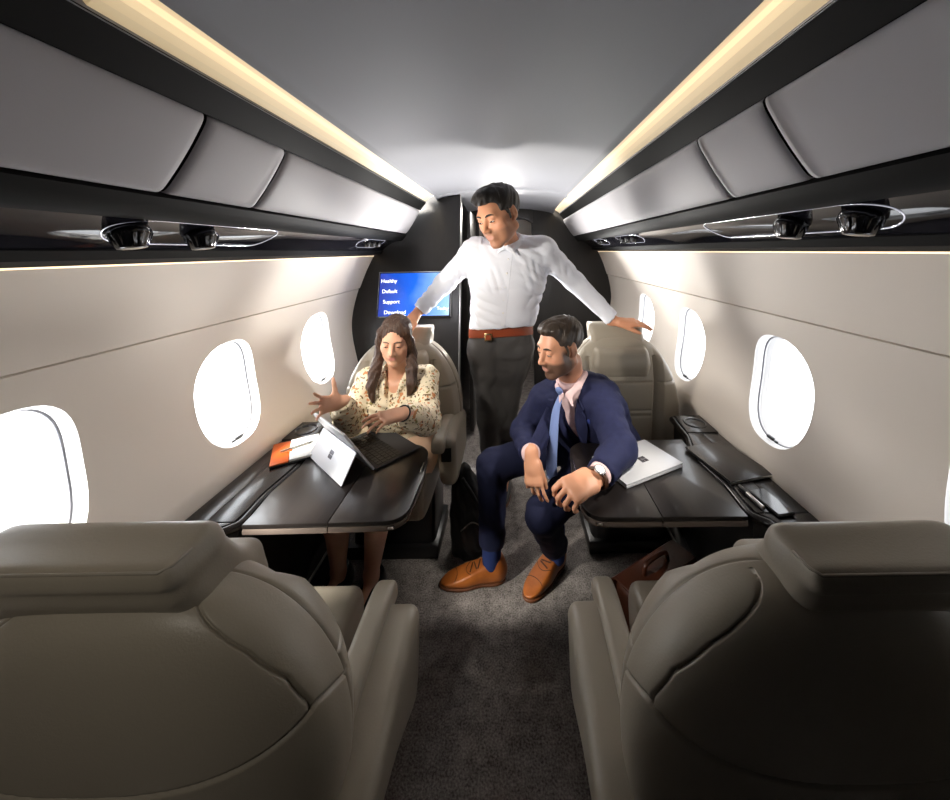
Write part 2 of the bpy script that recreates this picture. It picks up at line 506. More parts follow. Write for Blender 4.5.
# glossy passenger service panels with air nozzles
def service_panel(sign, side, ye, knobs, loops):
    root = tag(empty('service_panel', (sign * 0.775, 0.6, 1.45)), 'glossy black passenger service panel under the %s overhead bins' % side, 'service panel', 'glossy service panels')
    inv = Matrix.Translation((-sign * 0.775, -0.6, -1.45))
    A = np.array([0.697, 1.488]); Bp = np.array([0.826, 1.416])
    N2 = np.array([-0.487, -0.873])
    prof = []
    for t in np.linspace(0, 1, 13):
        p = A + (Bp - A) * t + N2 * (-0.012 * math.sin(PI * t))
        prof.append((p[0], p[1]))
    prof2 = prof + [(x + 0.02, z + 0.03) for x, z in prof[::-1]]
    def wav(name, prof, m):
        # gently wavy surface as on polished lacquer
        ys = np.linspace(Y0, ye, 90); V = []; F = []; n = len(prof)
        for y in ys:
            for x, z in prof:
                w = 0.0016 * math.sin(y * 7.3 + x * 20) + 0.0009 * math.sin(y * 17.1 - x * 33)
                V.append(inv @ Vector((sign * (x + N2[0] * w), y, z + N2[1] * w)))
        for i in range(len(ys) - 1):
            for j in range(n):
                F.append((i * n + j, i * n + (j + 1) % n, (i + 1) * n + (j + 1) % n, (i + 1) * n + j))
        o = mesh_obj(name, V, F, m, root); o.data.set_sharp_from_angle(angle=0.6)
        return o
    wav('panel', prof2, M_piano)
    def on(y, t, off=0.0):
        p = A + (Bp - A) * t + N2 * (-0.012 * math.sin(PI * t) + off)
        return inv @ Vector((sign * p[0], y, p[1]))
    axis = Vector((sign * -0.16, 0, -1.0))
    for (y, big) in knobs:
        s = 0.86 if big else 0.5
        o = on(y, 0.46)
        def flute(a, r, h):
            return r * (1 + 0.06 * math.cos(14 * a)) if 0.012 * s < h < 0.045 * s else r
        kn = lathe('air_nozzle', [(0.030 * s, -0.01), (0.038 * s, 0.002 * s), (0.041 * s, 0.012 * s), (0.040 * s, 0.020 * s), (0.034 * s, 0.036 * s), (0.030 * s, 0.050 * s), (0.027 * s, 0.054 * s), (0.018 * s, 0.055 * s), (0.006 * s, 0.055 * s)], o, axis, M_gloss, root, 56, flute)
        lathe('nozzle_ring', [(0.033 * s, -0.001), (0.034 * s, 0.003), (0.029 * s, 0.004)], o, axis, M_chrome, kn, 40)
    for (ya, yb, ta, tb) in loops:
        pts = []
        rt = 0.075; tc_ = (ta + tb) / 2
        for kk in range(25):
            a = -PI / 2 + PI * kk / 24
            pts.append(on(yb - rt + rt * math.cos(a), tc_ + (tb - ta) / 2 * math.sin(a), 0.001))
        for kk in range(1, 12):
            pts.append(on(yb - rt + (ya - yb + 2 * rt) * kk / 12, tb, 0.001))
        for kk in range(25):
            a = PI / 2 + PI * kk / 24
            pts.append(on(ya + rt + rt * math.cos(a), tc_ + (tb - ta) / 2 * math.sin(a), 0.001))
        for kk in range(1, 12):
            pts.append(on(ya + rt + (yb - ya - 2 * rt) * kk / 12, ta, 0.001))
        tube('trim_line', pts, 0.0015, M_ledline, root, closed=True, n=8)
M_gloss = mat('gloss_black', (0.01, 0.01, 0.012), 0.12, coat=0.6)
M_ledline = mat('bright_trim', (0.85, 0.85, 0.9), 0.15, metal=0.9, emit=(0.85, 0.85, 1.0), estr=0.25)
service_panel(-1, 'left', YL + 0.10, [(0.775, 1), (0.955, 1), (2.06, 0), (2.14, 0), (2.22, 0)], [(0.735, 1.25, 0.16, 0.84), (1.96, 2.30, 0.2, 0.8)])
service_panel(1, 'right', YR - 0.02, [(0.72, 1), (0.90, 1), (2.05, 0), (2.15, 0), (2.25, 0), (2.75, 0), (2.85, 0)], [(0.655, 1.28, 0.16, 0.84), (1.95, 2.35, 0.2, 0.8), (2.65, 2.95, 0.2, 0.8)])

# ------------------------------------------------------------------ bulkheads, doorway and the aft room
def outline_to(xin):
    """bulkhead outline from the aisle edge at |x|=xin out to the wall, up to the ceiling"""
    pts = [(xin, 0.0), (0.92, 0.0), (0.92, 0.60)]
    pts += [(float(p[0]) + 0.03, float(p[1])) for p in WALLP[::3]]
    pts += [(0.92, 1.42), (0.74, 1.58), (0.60, 1.74), (0.50, 1.80), (0.40, 1.808), (xin, 1.822)]
    return pts
pl = [(-x, z) for x, z in outline_to(0.295)]
wl = prism('wall_aft_left', pl, 'y', YL, YL + 0.05, M_bulk, None, 0.003, 2); structure(wl)
# lean the top slightly aft
for v in wl.data.vertices:
    v.co.y += (v.co.z - 0.9) * 0.22
ol = outline_to(0.26)
R_ = [(x, z) for x, z in ol]
wr = prism('wall_aft_right', [(x, z - 0.03 if z > 1.5 else z) for x, z in R_], 'y', YR - 0.04, YR + 0.02, M_bulk, None, 0.003, 2); structure(wr)
prism('wall_aft_middle', [(-x, z - 0.03 if z > 1.5 else z) for x, z in outline_to(0.24)], 'y', YR - 0.04, YR + 0.02, M_bulk, None, 0.003, 2)
structure(bpy.data.objects['wall_aft_middle'])
hd = [(-0.27, 1.66)] + [(-0.2, 1.70), (-0.1, 1.72), (0.0, 1.725), (0.1, 1.72), (0.2, 1.70)] + [(0.27, 1.66), (0.27, 1.80), (-0.27, 1.80)]
structure(prism('trim_header', hd, 'y', YR - 0.05, YR + 0.03, M_bulk, None, 0.003, 2))
# side panels closing the vestibule between the two bulkheads on the left
structure(mesh_obj('wall_vestibule', [(-0.34, YL + 0.05, 0), (-0.34, YR, 0), (-0.34, YR, 1.82), (-0.34, YL + 0.24, 1.82)], [(0, 1, 2, 3)], M_bulk, smooth=False))
dr = structure(empty('door_1', (-0.27, YL + 0.03, 0.9)))
jb = rbox('door_frame', (-0.020, 0.0, 0.0), (0.005, 0.06, 1.75), M_alu, dr, 0.003)
jb.rotation_euler = (-0.216, 0, 0)
rbox('door_leaf', (0.01, 0.55, -0.03), (0.03, 0.42, 1.68), M_bulk, dr, 0.004)
rbox('door_handle', (0.03, 0.40, 0.0), (0.012, 0.02, 0.14), M_alu, dr, 0.003)
# aft room beyond the doorway
aft = [(-1.0, 0), (1.0, 0), (1.0, 1.9), (-1.0, 1.9)]
structure(mesh_obj('wall_galley', [(x, 5.2, z) for x, z in aft], [(0, 1, 2, 3)], M_wall, smooth=False))
structure(mesh_obj('wall_galley_left', [(-0.6, YR, 0), (-0.6, 5.2, 0), (-0.6, 5.2, 1.9), (-0.6, YR, 1.9)], [(0, 1, 2, 3)], M_wall, smooth=False))
structure(mesh_obj('wall_galley_right', [(0.6, YR, 0), (0.6, 5.2, 0), (0.6, 5.2, 1.9), (0.6, YR, 1.9)], [(0, 1, 2, 3)], M_wall, smooth=False))
structure(mesh_obj('ceiling_galley', [(-1.0, YR, 1.85), (1.0, YR, 1.85), (1.0, 5.2, 1.85), (-1.0, 5.2, 1.85)], [(0, 1, 2, 3)], M_ceil, smooth=False))
# added unseen side walls and ceiling, dark to cut bounce on the near seats
for sg, sd in ((-1, 'left'), (1, 'right')):
    structure(mesh_obj('wall_forward_' + sd, [(sg * 0.93, Y0, 0), (sg * 0.93, YF, 0), (sg * 1.02, YF, 0.95), (sg * 1.02, YF + 0.02, 1.62), (sg * 1.02, Y0, 1.62)], [(0, 1, 2, 3, 4)], M_bulk, smooth=False))
structure(mesh_obj('ceiling_forward', [(-0.6, Y0, 1.80), (0.6, Y0, 1.80), (0.6, YF, 1.845), (-0.6, YF, 1.845)], [(0, 1, 2, 3)], M_bulk, smooth=False))
# cabin closes behind the camera
structure(mesh_obj('wall_front', [(-1.1, Y0, 0), (1.1, Y0, 0), (1.1, Y0, 1.95), (-1.1, Y0, 1.95)], [(0, 1, 2, 3)], M_bulk, smooth=False))

# screen on the left bulkhead
def screen_mat():
    m = bpy.data.materials.new('screen_picture'); m.use_nodes = True
    nt = m.node_tree; b = nt.nodes['Principled BSDF']; L = nt.links
    tc = nt.nodes.new('ShaderNodeTexCoord'); sp = nt.nodes.new('ShaderNodeSeparateXYZ')
    L.new(tc.outputs['Object'], sp.inputs[0])
    ad = nt.nodes.new('ShaderNodeMath'); ad.operation = 'MULTIPLY_ADD'; ad.inputs[1].default_value = 1.6; ad.inputs[2].default_value = 0.42
    L.new(sp.outputs[0], ad.inputs[0])
    nz = nt.nodes.new('ShaderNodeTexNoise'); nz.inputs['Scale'].default_value = 6; L.new(tc.outputs['Object'], nz.inputs['Vector'])
    a2 = nt.nodes.new('ShaderNodeMath'); a2.operation = 'MULTIPLY_ADD'; a2.inputs[1].default_value = 0.35; L.new(nz.outputs['Fac'], a2.inputs[0]); L.new(ad.outputs[0], a2.inputs[2])
    cr = nt.nodes.new('ShaderNodeValToRGB')
    e = cr.color_ramp.elements
    e[0].position = 0.22; e[0].color = (0.004, 0.03, 0.32, 1)
    e[1].position = 0.95; e[1].color = (0.30, 0.55, 1.0, 1)
    x = e.new(0.58); x.color = (0.008, 0.12, 0.75, 1)
    L.new(a2.outputs[0], cr.inputs[0])
    b.inputs['Base Color'].default_value = (0.01, 0.01, 0.012, 1); b.inputs['Roughness'].default_value = 0.15
    L.new(cr.outputs[0], b.inputs['Emission Color']); b.inputs['Emission Strength'].default_value = 0.9
    return m
mon = tag(empty('wall_screen', (-0.578, YL + 0.025, 1.120)), 'flat blue menu screen mounted on the dark bulkhead behind the woman', 'screen')
mon.rotation_euler = (-0.216, 0, 0)
rbox('bezel', (0, -0.022, 0), (0.478, 0.030, 0.300), M_black, mon, 0.004)
rbox('display', (0, -0.039, 0), (0.458, 0.004, 0.280), screen_mat(), mon, 0.0005, 1)
tube('screen_border', [(-0.237, -0.038, -0.148), (-0.237, -0.038, 0.148), (0.237, -0.038, 0.148)], 0.0022, M_alu, mon)
M_text = mat('screen_text', (0.8, 0.8, 0.8), 0.5, emit=(0.95, 0.97, 1.0), estr=1.0)
def text(name, s, loc, size, m, parent, rot=(PI / 2, 0, 0)):
    c = bpy.data.curves.new(name, 'FONT'); c.body = s; c.size = size; c.extrude = 0.0006
    o = bpy.data.objects.new(name, c); c.materials.append(m)
    COL.objects.link(o); bpy.context.view_layer.update()
    me = bpy.data.meshes.new_from_object(o.evaluated_get(bpy.context.evaluated_depsgraph_get()))
    bpy.data.objects.remove(o)
    o = bpy.data.objects.new(name, me)
    o.location = loc; o.rotation_euler = rot
    return link(o, parent)
for i, w in enumerate(['Healthy', 'Default', 'Support', 'Download']):
    text('menu_text', w, (-0.222 + 0.010 * i, -0.0425, 0.078 - 0.068 * i), 0.034, M_text, mon)
text('menu_text', 'Today', (0.150, -0.0425, -0.105), 0.03, M_text, mon)
# ------------------------------------------------------------------ signed-distance modelling (polygonised with surface nets)
class Field:
    def __init__(self):
        self.ops = []
    def add(self, f, lo, hi, k=0.0, mode='u'):
        self.ops.append((f, np.array(lo, float), np.array(hi, float), k, mode)); return self
    # round cone between a and b
    def rc(self, a, b, ra, rb, k=0.0, mode='u', flat=None):
        a = np.array(a, float); b = np.array(b, float)
        d = b - a; dd = float(d @ d) or 1e-9
        r = max(ra, rb)
        if flat is None:
            def f(P):
                q = P - a
                t = np.clip((q @ d) / dd, 0, 1)
                return np.linalg.norm(q - t[..., None] * d, axis=-1) - (ra + (rb - ra) * t)
        else:
            ax, sc = np.array(flat[0], float), flat[1]     # thinner along ax by factor sc
            ax = ax / np.linalg.norm(ax)
            def f(P):
                q = P - a
                t = np.clip((q @ d) / dd, 0, 1)
                e = q - t[..., None] * d
                u = e @ ax
                e = e + (u * (1 / sc - 1))[..., None] * ax
                n = np.linalg.norm(e, axis=-1)
                return (n - (ra + (rb - ra) * t)) * (sc + (1 - sc) * 0.4)
        return self.add(f, np.minimum(a, b) - r, np.maximum(a, b) + r, k, mode)
    def chain(self, pts, rs, k=0.0, mode='u', flat=None):
        for i in range(len(pts) - 1):
            self.rc(pts[i], pts[i + 1], rs[i], rs[i + 1], k if i == 0 else max(0.004, min(k, 0.012)) if k < 0.012 else 0.012, mode, flat)
        return self
    def ell(self, c, r, R=None, k=0.0, mode='u'):
        c = np.array(c, float); r = np.array(r, float)
        R = np.eye(3) if R is None else np.array(R, float)      # rows: local axes in world
        def f(P):
            q = (P - c) @ R.T
            k0 = np.linalg.norm(q / r, axis=-1); k1 = np.linalg.norm(q / (r * r), axis=-1) + 1e-9
            return k0 * (k0 - 1) / k1
        m = float(r.max())
        return self.add(f, c - m, c + m, k, mode)
    def box(self, c, h, R=None, rad=0.01, k=0.0, mode='u'):
        c = np.array(c, float); h = np.array(h, float)
        R = np.eye(3) if R is None else np.array(R, float)
        def f(P):
            q = np.abs((P - c) @ R.T) - (h - rad)
            return np.linalg.norm(np.maximum(q, 0), axis=-1) + np.minimum(q.max(-1), 0) - rad
        m = float(np.linalg.norm(h))
        return self.add(f, c - m, c + m, k, mode)
    # flattened trunk through a list of sections (centre, half width, half depth)
    def loft(self, secs, side, k=0.0, mode='u', n=2.4):
        side0 = np.array(side, float)
        for i in range(len(secs) - 1):
            (a, wa, da), (b, wb, db) = secs[i][:3], secs[i + 1][:3]
            a = np.array(a, float); b = np.array(b, float)
            ax = b - a; L = np.linalg.norm(ax); ax = ax / L
            s0 = side0 if side0.ndim == 1 else side0[i]
            s = s0 - ax * (s0 @ ax); s /= np.linalg.norm(s)
            w = np.cross(ax, s)
            def f(P, a=a, ax=ax, L=L, s=s, w=w, wa=wa, wb=wb, da=da, db=db):
                q = P - a
                z = q @ ax; t = np.clip(z / L, 0, 1)
                W = wa + (wb - wa) * t; D = da + (db - da) * t
                u = np.abs(q @ s) / W; v = np.abs(q @ w) / D
                e = (z - t * L) / np.minimum(W, D)
                kk = (u ** n + v ** n + np.abs(e) ** n) ** (1 / n)
                return (kk - 1) * np.minimum(W, D)
            m = max(wa, wb, da, db)
            self.add(f, np.minimum(a, b) - m, np.maximum(a, b) + m, k if i == 0 else 0.012, mode)
        return self
    # keep only the side of a plane that n points away from
    def cut(self, p, n, lo=None, hi=None, k=0.0):
        p = np.array(p, float); n = np.array(n, float); n = n / np.linalg.norm(n)
        def f(P):
            return -((P - p) @ n)
        self.ops.append((f, None if lo is None else np.array(lo, float), None if hi is None else np.array(hi, float), k, 'cut'))
        return self
    def evaluate(self, h, pad=0.012, noise=None):
        us = [o for o in self.ops if o[4] == 'u']
        lo = np.min([o[1] for o in us], axis=0) - pad - 2 * h
        hi = np.max([o[2] for o in us], axis=0) + pad + 2 * h
        n = np.ceil((hi - lo) / h).astype(int) + 1
        D = np.full(n, 0.05, np.float32)
        ax = [lo[i] + h * np.arange(n[i]) for i in range(3)]
        for f, a, b, k, mode in self.ops:
            if a is None:
                i0 = np.zeros(3, int); i1 = n
            else:
                m = max(k, 0.004) + 3 * h
                i0 = np.clip(np.floor((a - m - lo) / h).astype(int), 0, n); i1 = np.clip(np.ceil((b + m - lo) / h).astype(int) + 1, 0, n)
            if (i1 <= i0).any(): continue
            sl = tuple(slice(i0[j], i1[j]) for j in range(3))
            P = np.stack(np.meshgrid(*[ax[j][sl[j]] for j in range(3)], indexing='ij'), -1)
            d = f(P).astype(np.float32); e = D[sl]
            if mode == 'u':
                if k > 0:
                    g = np.maximum(k - np.abs(d - e), 0) / k
                    D[sl] = np.minimum(d, e) - g * g * k * 0.25
                else:
                    D[sl] = np.minimum(d, e)
            elif mode == 's':                     # carve
                if k > 0:
                    g = np.maximum(k - np.abs(-d - e), 0) / k
                    D[sl] = np.maximum(-d, e) + g * g * k * 0.25
                else:
                    D[sl] = np.maximum(-d, e)
            else:                                 # half space: f>0 is kept
                D[sl] = np.maximum(e, -d)
        if noise is not None:
            P = np.stack(np.meshgrid(*ax, indexing='ij'), -1)
            band = np.abs(D) < 4 * h + 0.012
            D[band] += noise(P[band]).astype(np.float32)
        return D, lo, h

def nets(D, lo, h):
    S = D < 0
    c = np.zeros(tuple(s - 1 for s in D.shape), np.uint8)
    off = [(i, j, k) for i in (0, 1) for j in (0, 1) for k in (0, 1)]
    n = D.shape
    for i, j, k in off:
        c += S[i:n[0] - 1 + i, j:n[1] - 1 + j, k:n[2] - 1 + k]
    act = (c > 0) & (c < 8)
    idx = np.full(act.shape, -1, np.int64)
    cells = np.argwhere(act); idx[act] = np.arange(len(cells))
    val = {o: D[cells[:, 0] + o[0], cells[:, 1] + o[1], cells[:, 2] + o[2]] for o in off}
    acc = np.zeros((len(cells), 3)); cnt = np.zeros(len(cells))
    for o in off:
        for a in range(3):
            if o[a] == 0:
                q = list(o); q[a] = 1; q = tuple(q)
                v0, v1 = val[o], val[q]
                m = (v0 < 0) != (v1 < 0)
                t = np.where(m, v0 / np.where(m, v0 - v1, 1), 0)
                p = np.tile(np.array(o, float), (len(cells), 1)); p[:, a] += t
                acc[m] += p[m]; cnt[m] += 1
    V = lo + h * (cells + acc / cnt[:, None])
    F = []
    for a in range(3):
        b, d = (a + 1) % 3, (a + 2) % 3
        sl0 = [slice(None)] * 3; sl1 = [slice(None)] * 3
        sl0[a] = slice(0, n[a] - 1); sl1[a] = slice(1, n[a])
        X = S[tuple(sl0)] != S[tuple(sl1)]
        e = np.argwhere(X)
        e = e[(e[:, b] > 0) & (e[:, d] > 0) & (e[:, b] < n[b] - 1) & (e[:, d] < n[d] - 1)]
        if not len(e): continue
        inside = S[e[:, 0], e[:, 1], e[:, 2]]
        ub = np.zeros(3, int); ub[b] = 1; ud = np.zeros(3, int); ud[d] = 1
        g = lambda x: idx[x[:, 0], x[:, 1], x[:, 2]]
        q = np.stack([g(e), g(e - ub), g(e - ub - ud), g(e - ud)], 1)
        q[~inside] = q[~inside][:, ::-1]
        q = q[:, ::-1]
        F.append(q)
    F = np.concatenate(F)
    F = F[(F >= 0).all(1)]
    return V, F

def relax(V, F, it=2, lam=0.5):
    for _ in range(it):
        acc = np.zeros_like(V); cnt = np.zeros(len(V))
        for a in range(4):
            b = (a + 1) % 4
            np.add.at(acc, F[:, a], V[F[:, b]]); np.add.at(cnt, F[:, a], 1)
            np.add.at(acc, F[:, b], V[F[:, a]]); np.add.at(cnt, F[:, b], 1)
        V = V + lam * (acc / np.maximum(cnt, 1)[:, None] - V)
    return V

def np_mesh(name, V, F, m, parent=None, inv=None):
    me = bpy.data.meshes.new(name)
    if inv is not None:
        A = np.array(inv); V = V @ A[:3, :3].T + A[:3, 3]
    me.vertices.add(len(V)); me.vertices.foreach_set('co', np.asarray(V, np.float32).ravel())
    me.loops.add(F.size); me.loops.foreach_set('vertex_index', F.ravel().astype(np.int32))
    me.polygons.add(len(F)); me.polygons.foreach_set('loop_start', np.arange(0, F.size, 4, dtype=np.int32))
    me.polygons.foreach_set('use_smooth', np.ones(len(F), bool))
    me.update(calc_edges=True); me.validate()
    if m is not None: me.materials.append(m)
    o = bpy.data.objects.new(name, me)
    return link(o, parent)

def sdf_obj(name, field, h, m, parent=None, noise=None, inv=None, it=1, color=None):
    D, lo, hh = field.evaluate(h, noise=noise)
    V, F = nets(D, lo, hh)
    V = relax(V, F, it)
    o = np_mesh(name, V, F, m, parent, inv)
    if color is not None:
        C = color(V)
        at = o.data.color_attributes.new('tone', 'FLOAT_COLOR', 'POINT')
        at.data.foreach_set('color', np.concatenate([C, np.ones((len(C), 1))], 1).astype(np.float32).ravel())
    return o

# ------------------------------------------------------------------ cabin seats
def puff(name, prof, lo, hi, r, m, parent=None, per=5, nx=10, shear=None):
    """closed (y,z) outline carried along x, its ends rounded over with radius r"""
    P = np.array(catmull(prof, per, closed=True))
    c = P.mean(0)
    E = np.roll(P, -1, 0) - np.roll(P, 1, 0); E /= np.linalg.norm(E, axis=1)[:, None]
    area = 0.5 * np.sum(P[:, 0] * np.roll(P[:, 1], -1) - np.roll(P[:, 0], -1) * P[:, 1])
    Nn = np.stack([E[:, 1], -E[:, 0]], 1) * (1 if area > 0 else -1)      # outward
    xs = [lo + r * (1 - math.cos(t)) for t in np.linspace(0, PI / 2, 7)]
    ins = [r * (1 - math.sin(t)) for t in np.linspace(0, PI / 2, 7)]
    mid = list(np.linspace(lo + r, hi - r, nx))[1:-1]
    X = xs + mid + [lo + hi - x for x in xs[::-1]]
    I = ins + [0] * len(mid) + ins[::-1]
    V = []; F = []; n = len(P)
    for x, i in zip(X, I):
        for p, q in zip(P, Nn):
            dx = shear(x, p) if shear else 0
            V.append((x, p[0] - q[0] * i + dx, p[1] - q[1] * i))
    for i in range(len(X) - 1):
        for j in range(n):
            F.append((i * n + j, i * n + (j + 1) % n, (i + 1) * n + (j + 1) % n, (i + 1) * n + j))
    F.append(tuple(range(n))[::-1]); F.append(tuple((len(X) - 1) * n + j for j in range(n)))
    o = mesh_obj(name, V, F, m, parent)
    bm = bmesh.new(); bm.from_mesh(o.data); bmesh.ops.recalc_face_normals(bm, faces=bm.faces[:]); bm.to_mesh(o.data); bm.free()
    return o

SECT = catmull([(0.30, .20, .06, -.125), (0.36, .262, .085, -.13), (0.45, .288, .096, -.137), (0.60, .300, .102, -.147), (0.70, .291, .102, -.154),
                (0.77, .270, .099, -.160), (0.83, .240, .094, -.165), (0.88, .203, .086, -.170), (0.915, .165, .074, -.174), (0.938, .125, .055, -.177), (0.948, .085, .032, -.178), (0.951, .03, .010, -.178)], 12)
def seat_back(parent, zs, ws=1.0, fine=False):
    NU = 640 if fine else 320; gw = 0.55 if fine else 1.0
    S = np.array(SECT)
    # resample so that rows are evenly spaced along the side outline
    L = np.concatenate([[0], np.cumsum(np.hypot(np.diff(S[:, 0]), np.diff(S[:, 1])))])
    NV = 330 if fine else 190; t = np.linspace(0, L[-1], NV)
    S = np.stack([np.interp(t, L, S[:, i]) for i in range(4)], 1)
    n = 3.0
    a0 = np.linspace(0, 2 * PI, 20001)
    xx = 0.29 * np.sign(np.cos(a0)) * np.abs(np.cos(a0)) ** (2 / n); yy = 0.1 * np.sign(np.sin(a0)) * np.abs(np.sin(a0)) ** (2 / n)
    la = np.concatenate([[0], np.cumsum(np.hypot(np.diff(xx), np.diff(yy)))])
    a = np.interp(np.linspace(0, la[-1], NU, endpoint=False), la, a0)
    cx = np.sign(np.cos(a)) * np.abs(np.cos(a)) ** (2 / n); cy = np.sign(np.sin(a)) * np.abs(np.sin(a)) ** (2 / n)
    X = S[:, 1:2] * cx * ws; Y = S[:, 3:4] + S[:, 2:3] * cy; Z = np.repeat(S[:, 0:1], NU, 1)
    fy = np.repeat(cy[None], NV, 0)
    ax_ = np.abs(X) / ws
    rear = fy < 0.35
    zL = 0.668 + 0.075 * np.clip(ax_ / 0.29, 0, 1) ** 2.4 - 0.05 * np.clip((fy + 0.35) / 0.7, 0, 1)
    f1 = Z - zL
    xb = np.interp(Z, [0.66, 0.745, 0.80, 0.86, 0.90, 0.955], [0.288, 0.272, 0.246, 0.200, 0.160, 0.10])
    f2 = ax_ - xb
    f3 = fy - 0.35
    # front: middle pad, wings and a cross seam
    f4 = ax_ - np.interp(Z, [0.3, 0.6, 0.74, 0.9], [0.13, 0.15, 0.165, 0.17])
    f5 = Z - 0.735
    lab = np.zeros(X.shape, int)
    lab[rear & (f1 < 0)] = 0                       # lower shell
    lab[rear & (f1 >= 0) & (f2 < 0) & (fy < 0)] = 1             # rear panel
    lab[rear & (f1 >= 0) & ~((f2 < 0) & (fy < 0))] = 2            # shoulder bolsters
    lab[~rear & (f4 < 0)] = 3
    lab[~rear & (f4 >= 0) & (f5 < 0)] = 4
    lab[~rear & (f4 >= 0) & (f5 >= 0)] = 5
    g = np.zeros(X.shape)
    def gl(A):       # derivative lengths along rows and columns
        gv = np.gradient(A, axis=0); gu = (np.roll(A, -1, 1) - np.roll(A, 1, 1)) / 2
        return gu, gv
    Xu, Xv = gl(X); Yu, Yv = gl(Y); Zu, Zv = gl(Z)
    lu = np.sqrt(Xu ** 2 + Yu ** 2 + Zu ** 2) + 1e-6; lv = np.sqrt(Xv ** 2 + Yv ** 2 + Zv ** 2) + 1e-6
    def dist(f):
        fu, fv = gl(f)
        return f / np.maximum(np.sqrt((fu / lu) ** 2 + (fv / lv) ** 2), 0.05)
    f1, f2, f4, f5 = dist(f1), dist(f2), dist(f4), dist(f5)
    f3d = dist(f3)
    def groove(d, on, w=0.0075, dep=0.008):
        return np.where(on, dep * (0.7 if fine else 1) * np.exp(-(d / (w * gw)) ** 2), 0)
    g = np.maximum(g, groove(f1, fy < 0.4, 0.0045, 0.011))
    g = np.maximum(g, groove(f2, (fy < 0.0) & (f1 > -0.004), 0.0045, 0.011))
    g = np.maximum(g, groove(f3d, np.abs(f3) < 0.6, 0.0045, 0.008))
    g = np.maximum(g, groove(f4, ~rear & (Z < 0.86), 0.008, 0.012))
    g = np.maximum(g, groove(f5, ~rear, 0.005, 0.006))
    for zz in (0.60, 0.575):
        g = np.maximum(g, groove(Z - zz, ~rear & (f4 < 0), 0.005, 0.005))
    # the wings stand proud of the middle pad in front
    wing = np.where(~rear, 0.022 * np.clip(f4 / 0.04, 0, 1) * np.clip((fy - 0.35) / 0.3, 0, 1), 0)
    nx = cx[None] * np.ones_like(X); ny = cy[None] * np.ones_like(X)
    X = X - nx * g; Y = Y - ny * g + wing
    Z = Z * zs
    V = np.stack([X, Y, Z], -1).reshape(-1, 3)
    q = []
    I = np.arange(NV * NU).reshape(NV, NU)
    A = I[:-1]; B = np.roll(I, -1, 1)[:-1]; C = np.roll(I, -1, 1)[1:]; Dd = I[1:]
    F = np.stack([A, B, C, Dd], -1).reshape(-1, 4)
    fl = lab[:-1].reshape(-1)
    names = ['lower_shell', 'rear_panel', 'shoulder_bolster', 'back_cushion', 'side_wing', 'side_wing']
    for li in range(6):
        for sgn in ((0,) if li in (0, 1, 3) else (-1, 1)):
            sel = fl == li
            if sgn:
                sel &= np.sign(X[:-1].reshape(-1)) == sgn
            f = F[sel]
            if not len(f): continue
            u, invx = np.unique(f, return_inverse=True)
            np_mesh(names[li], V[u], invx.reshape(-1, 4), M_leather, parent)
    top = I[-1]
    mesh_obj('shell_cap', V[top], [tuple(range(NU))], M_leather, parent)

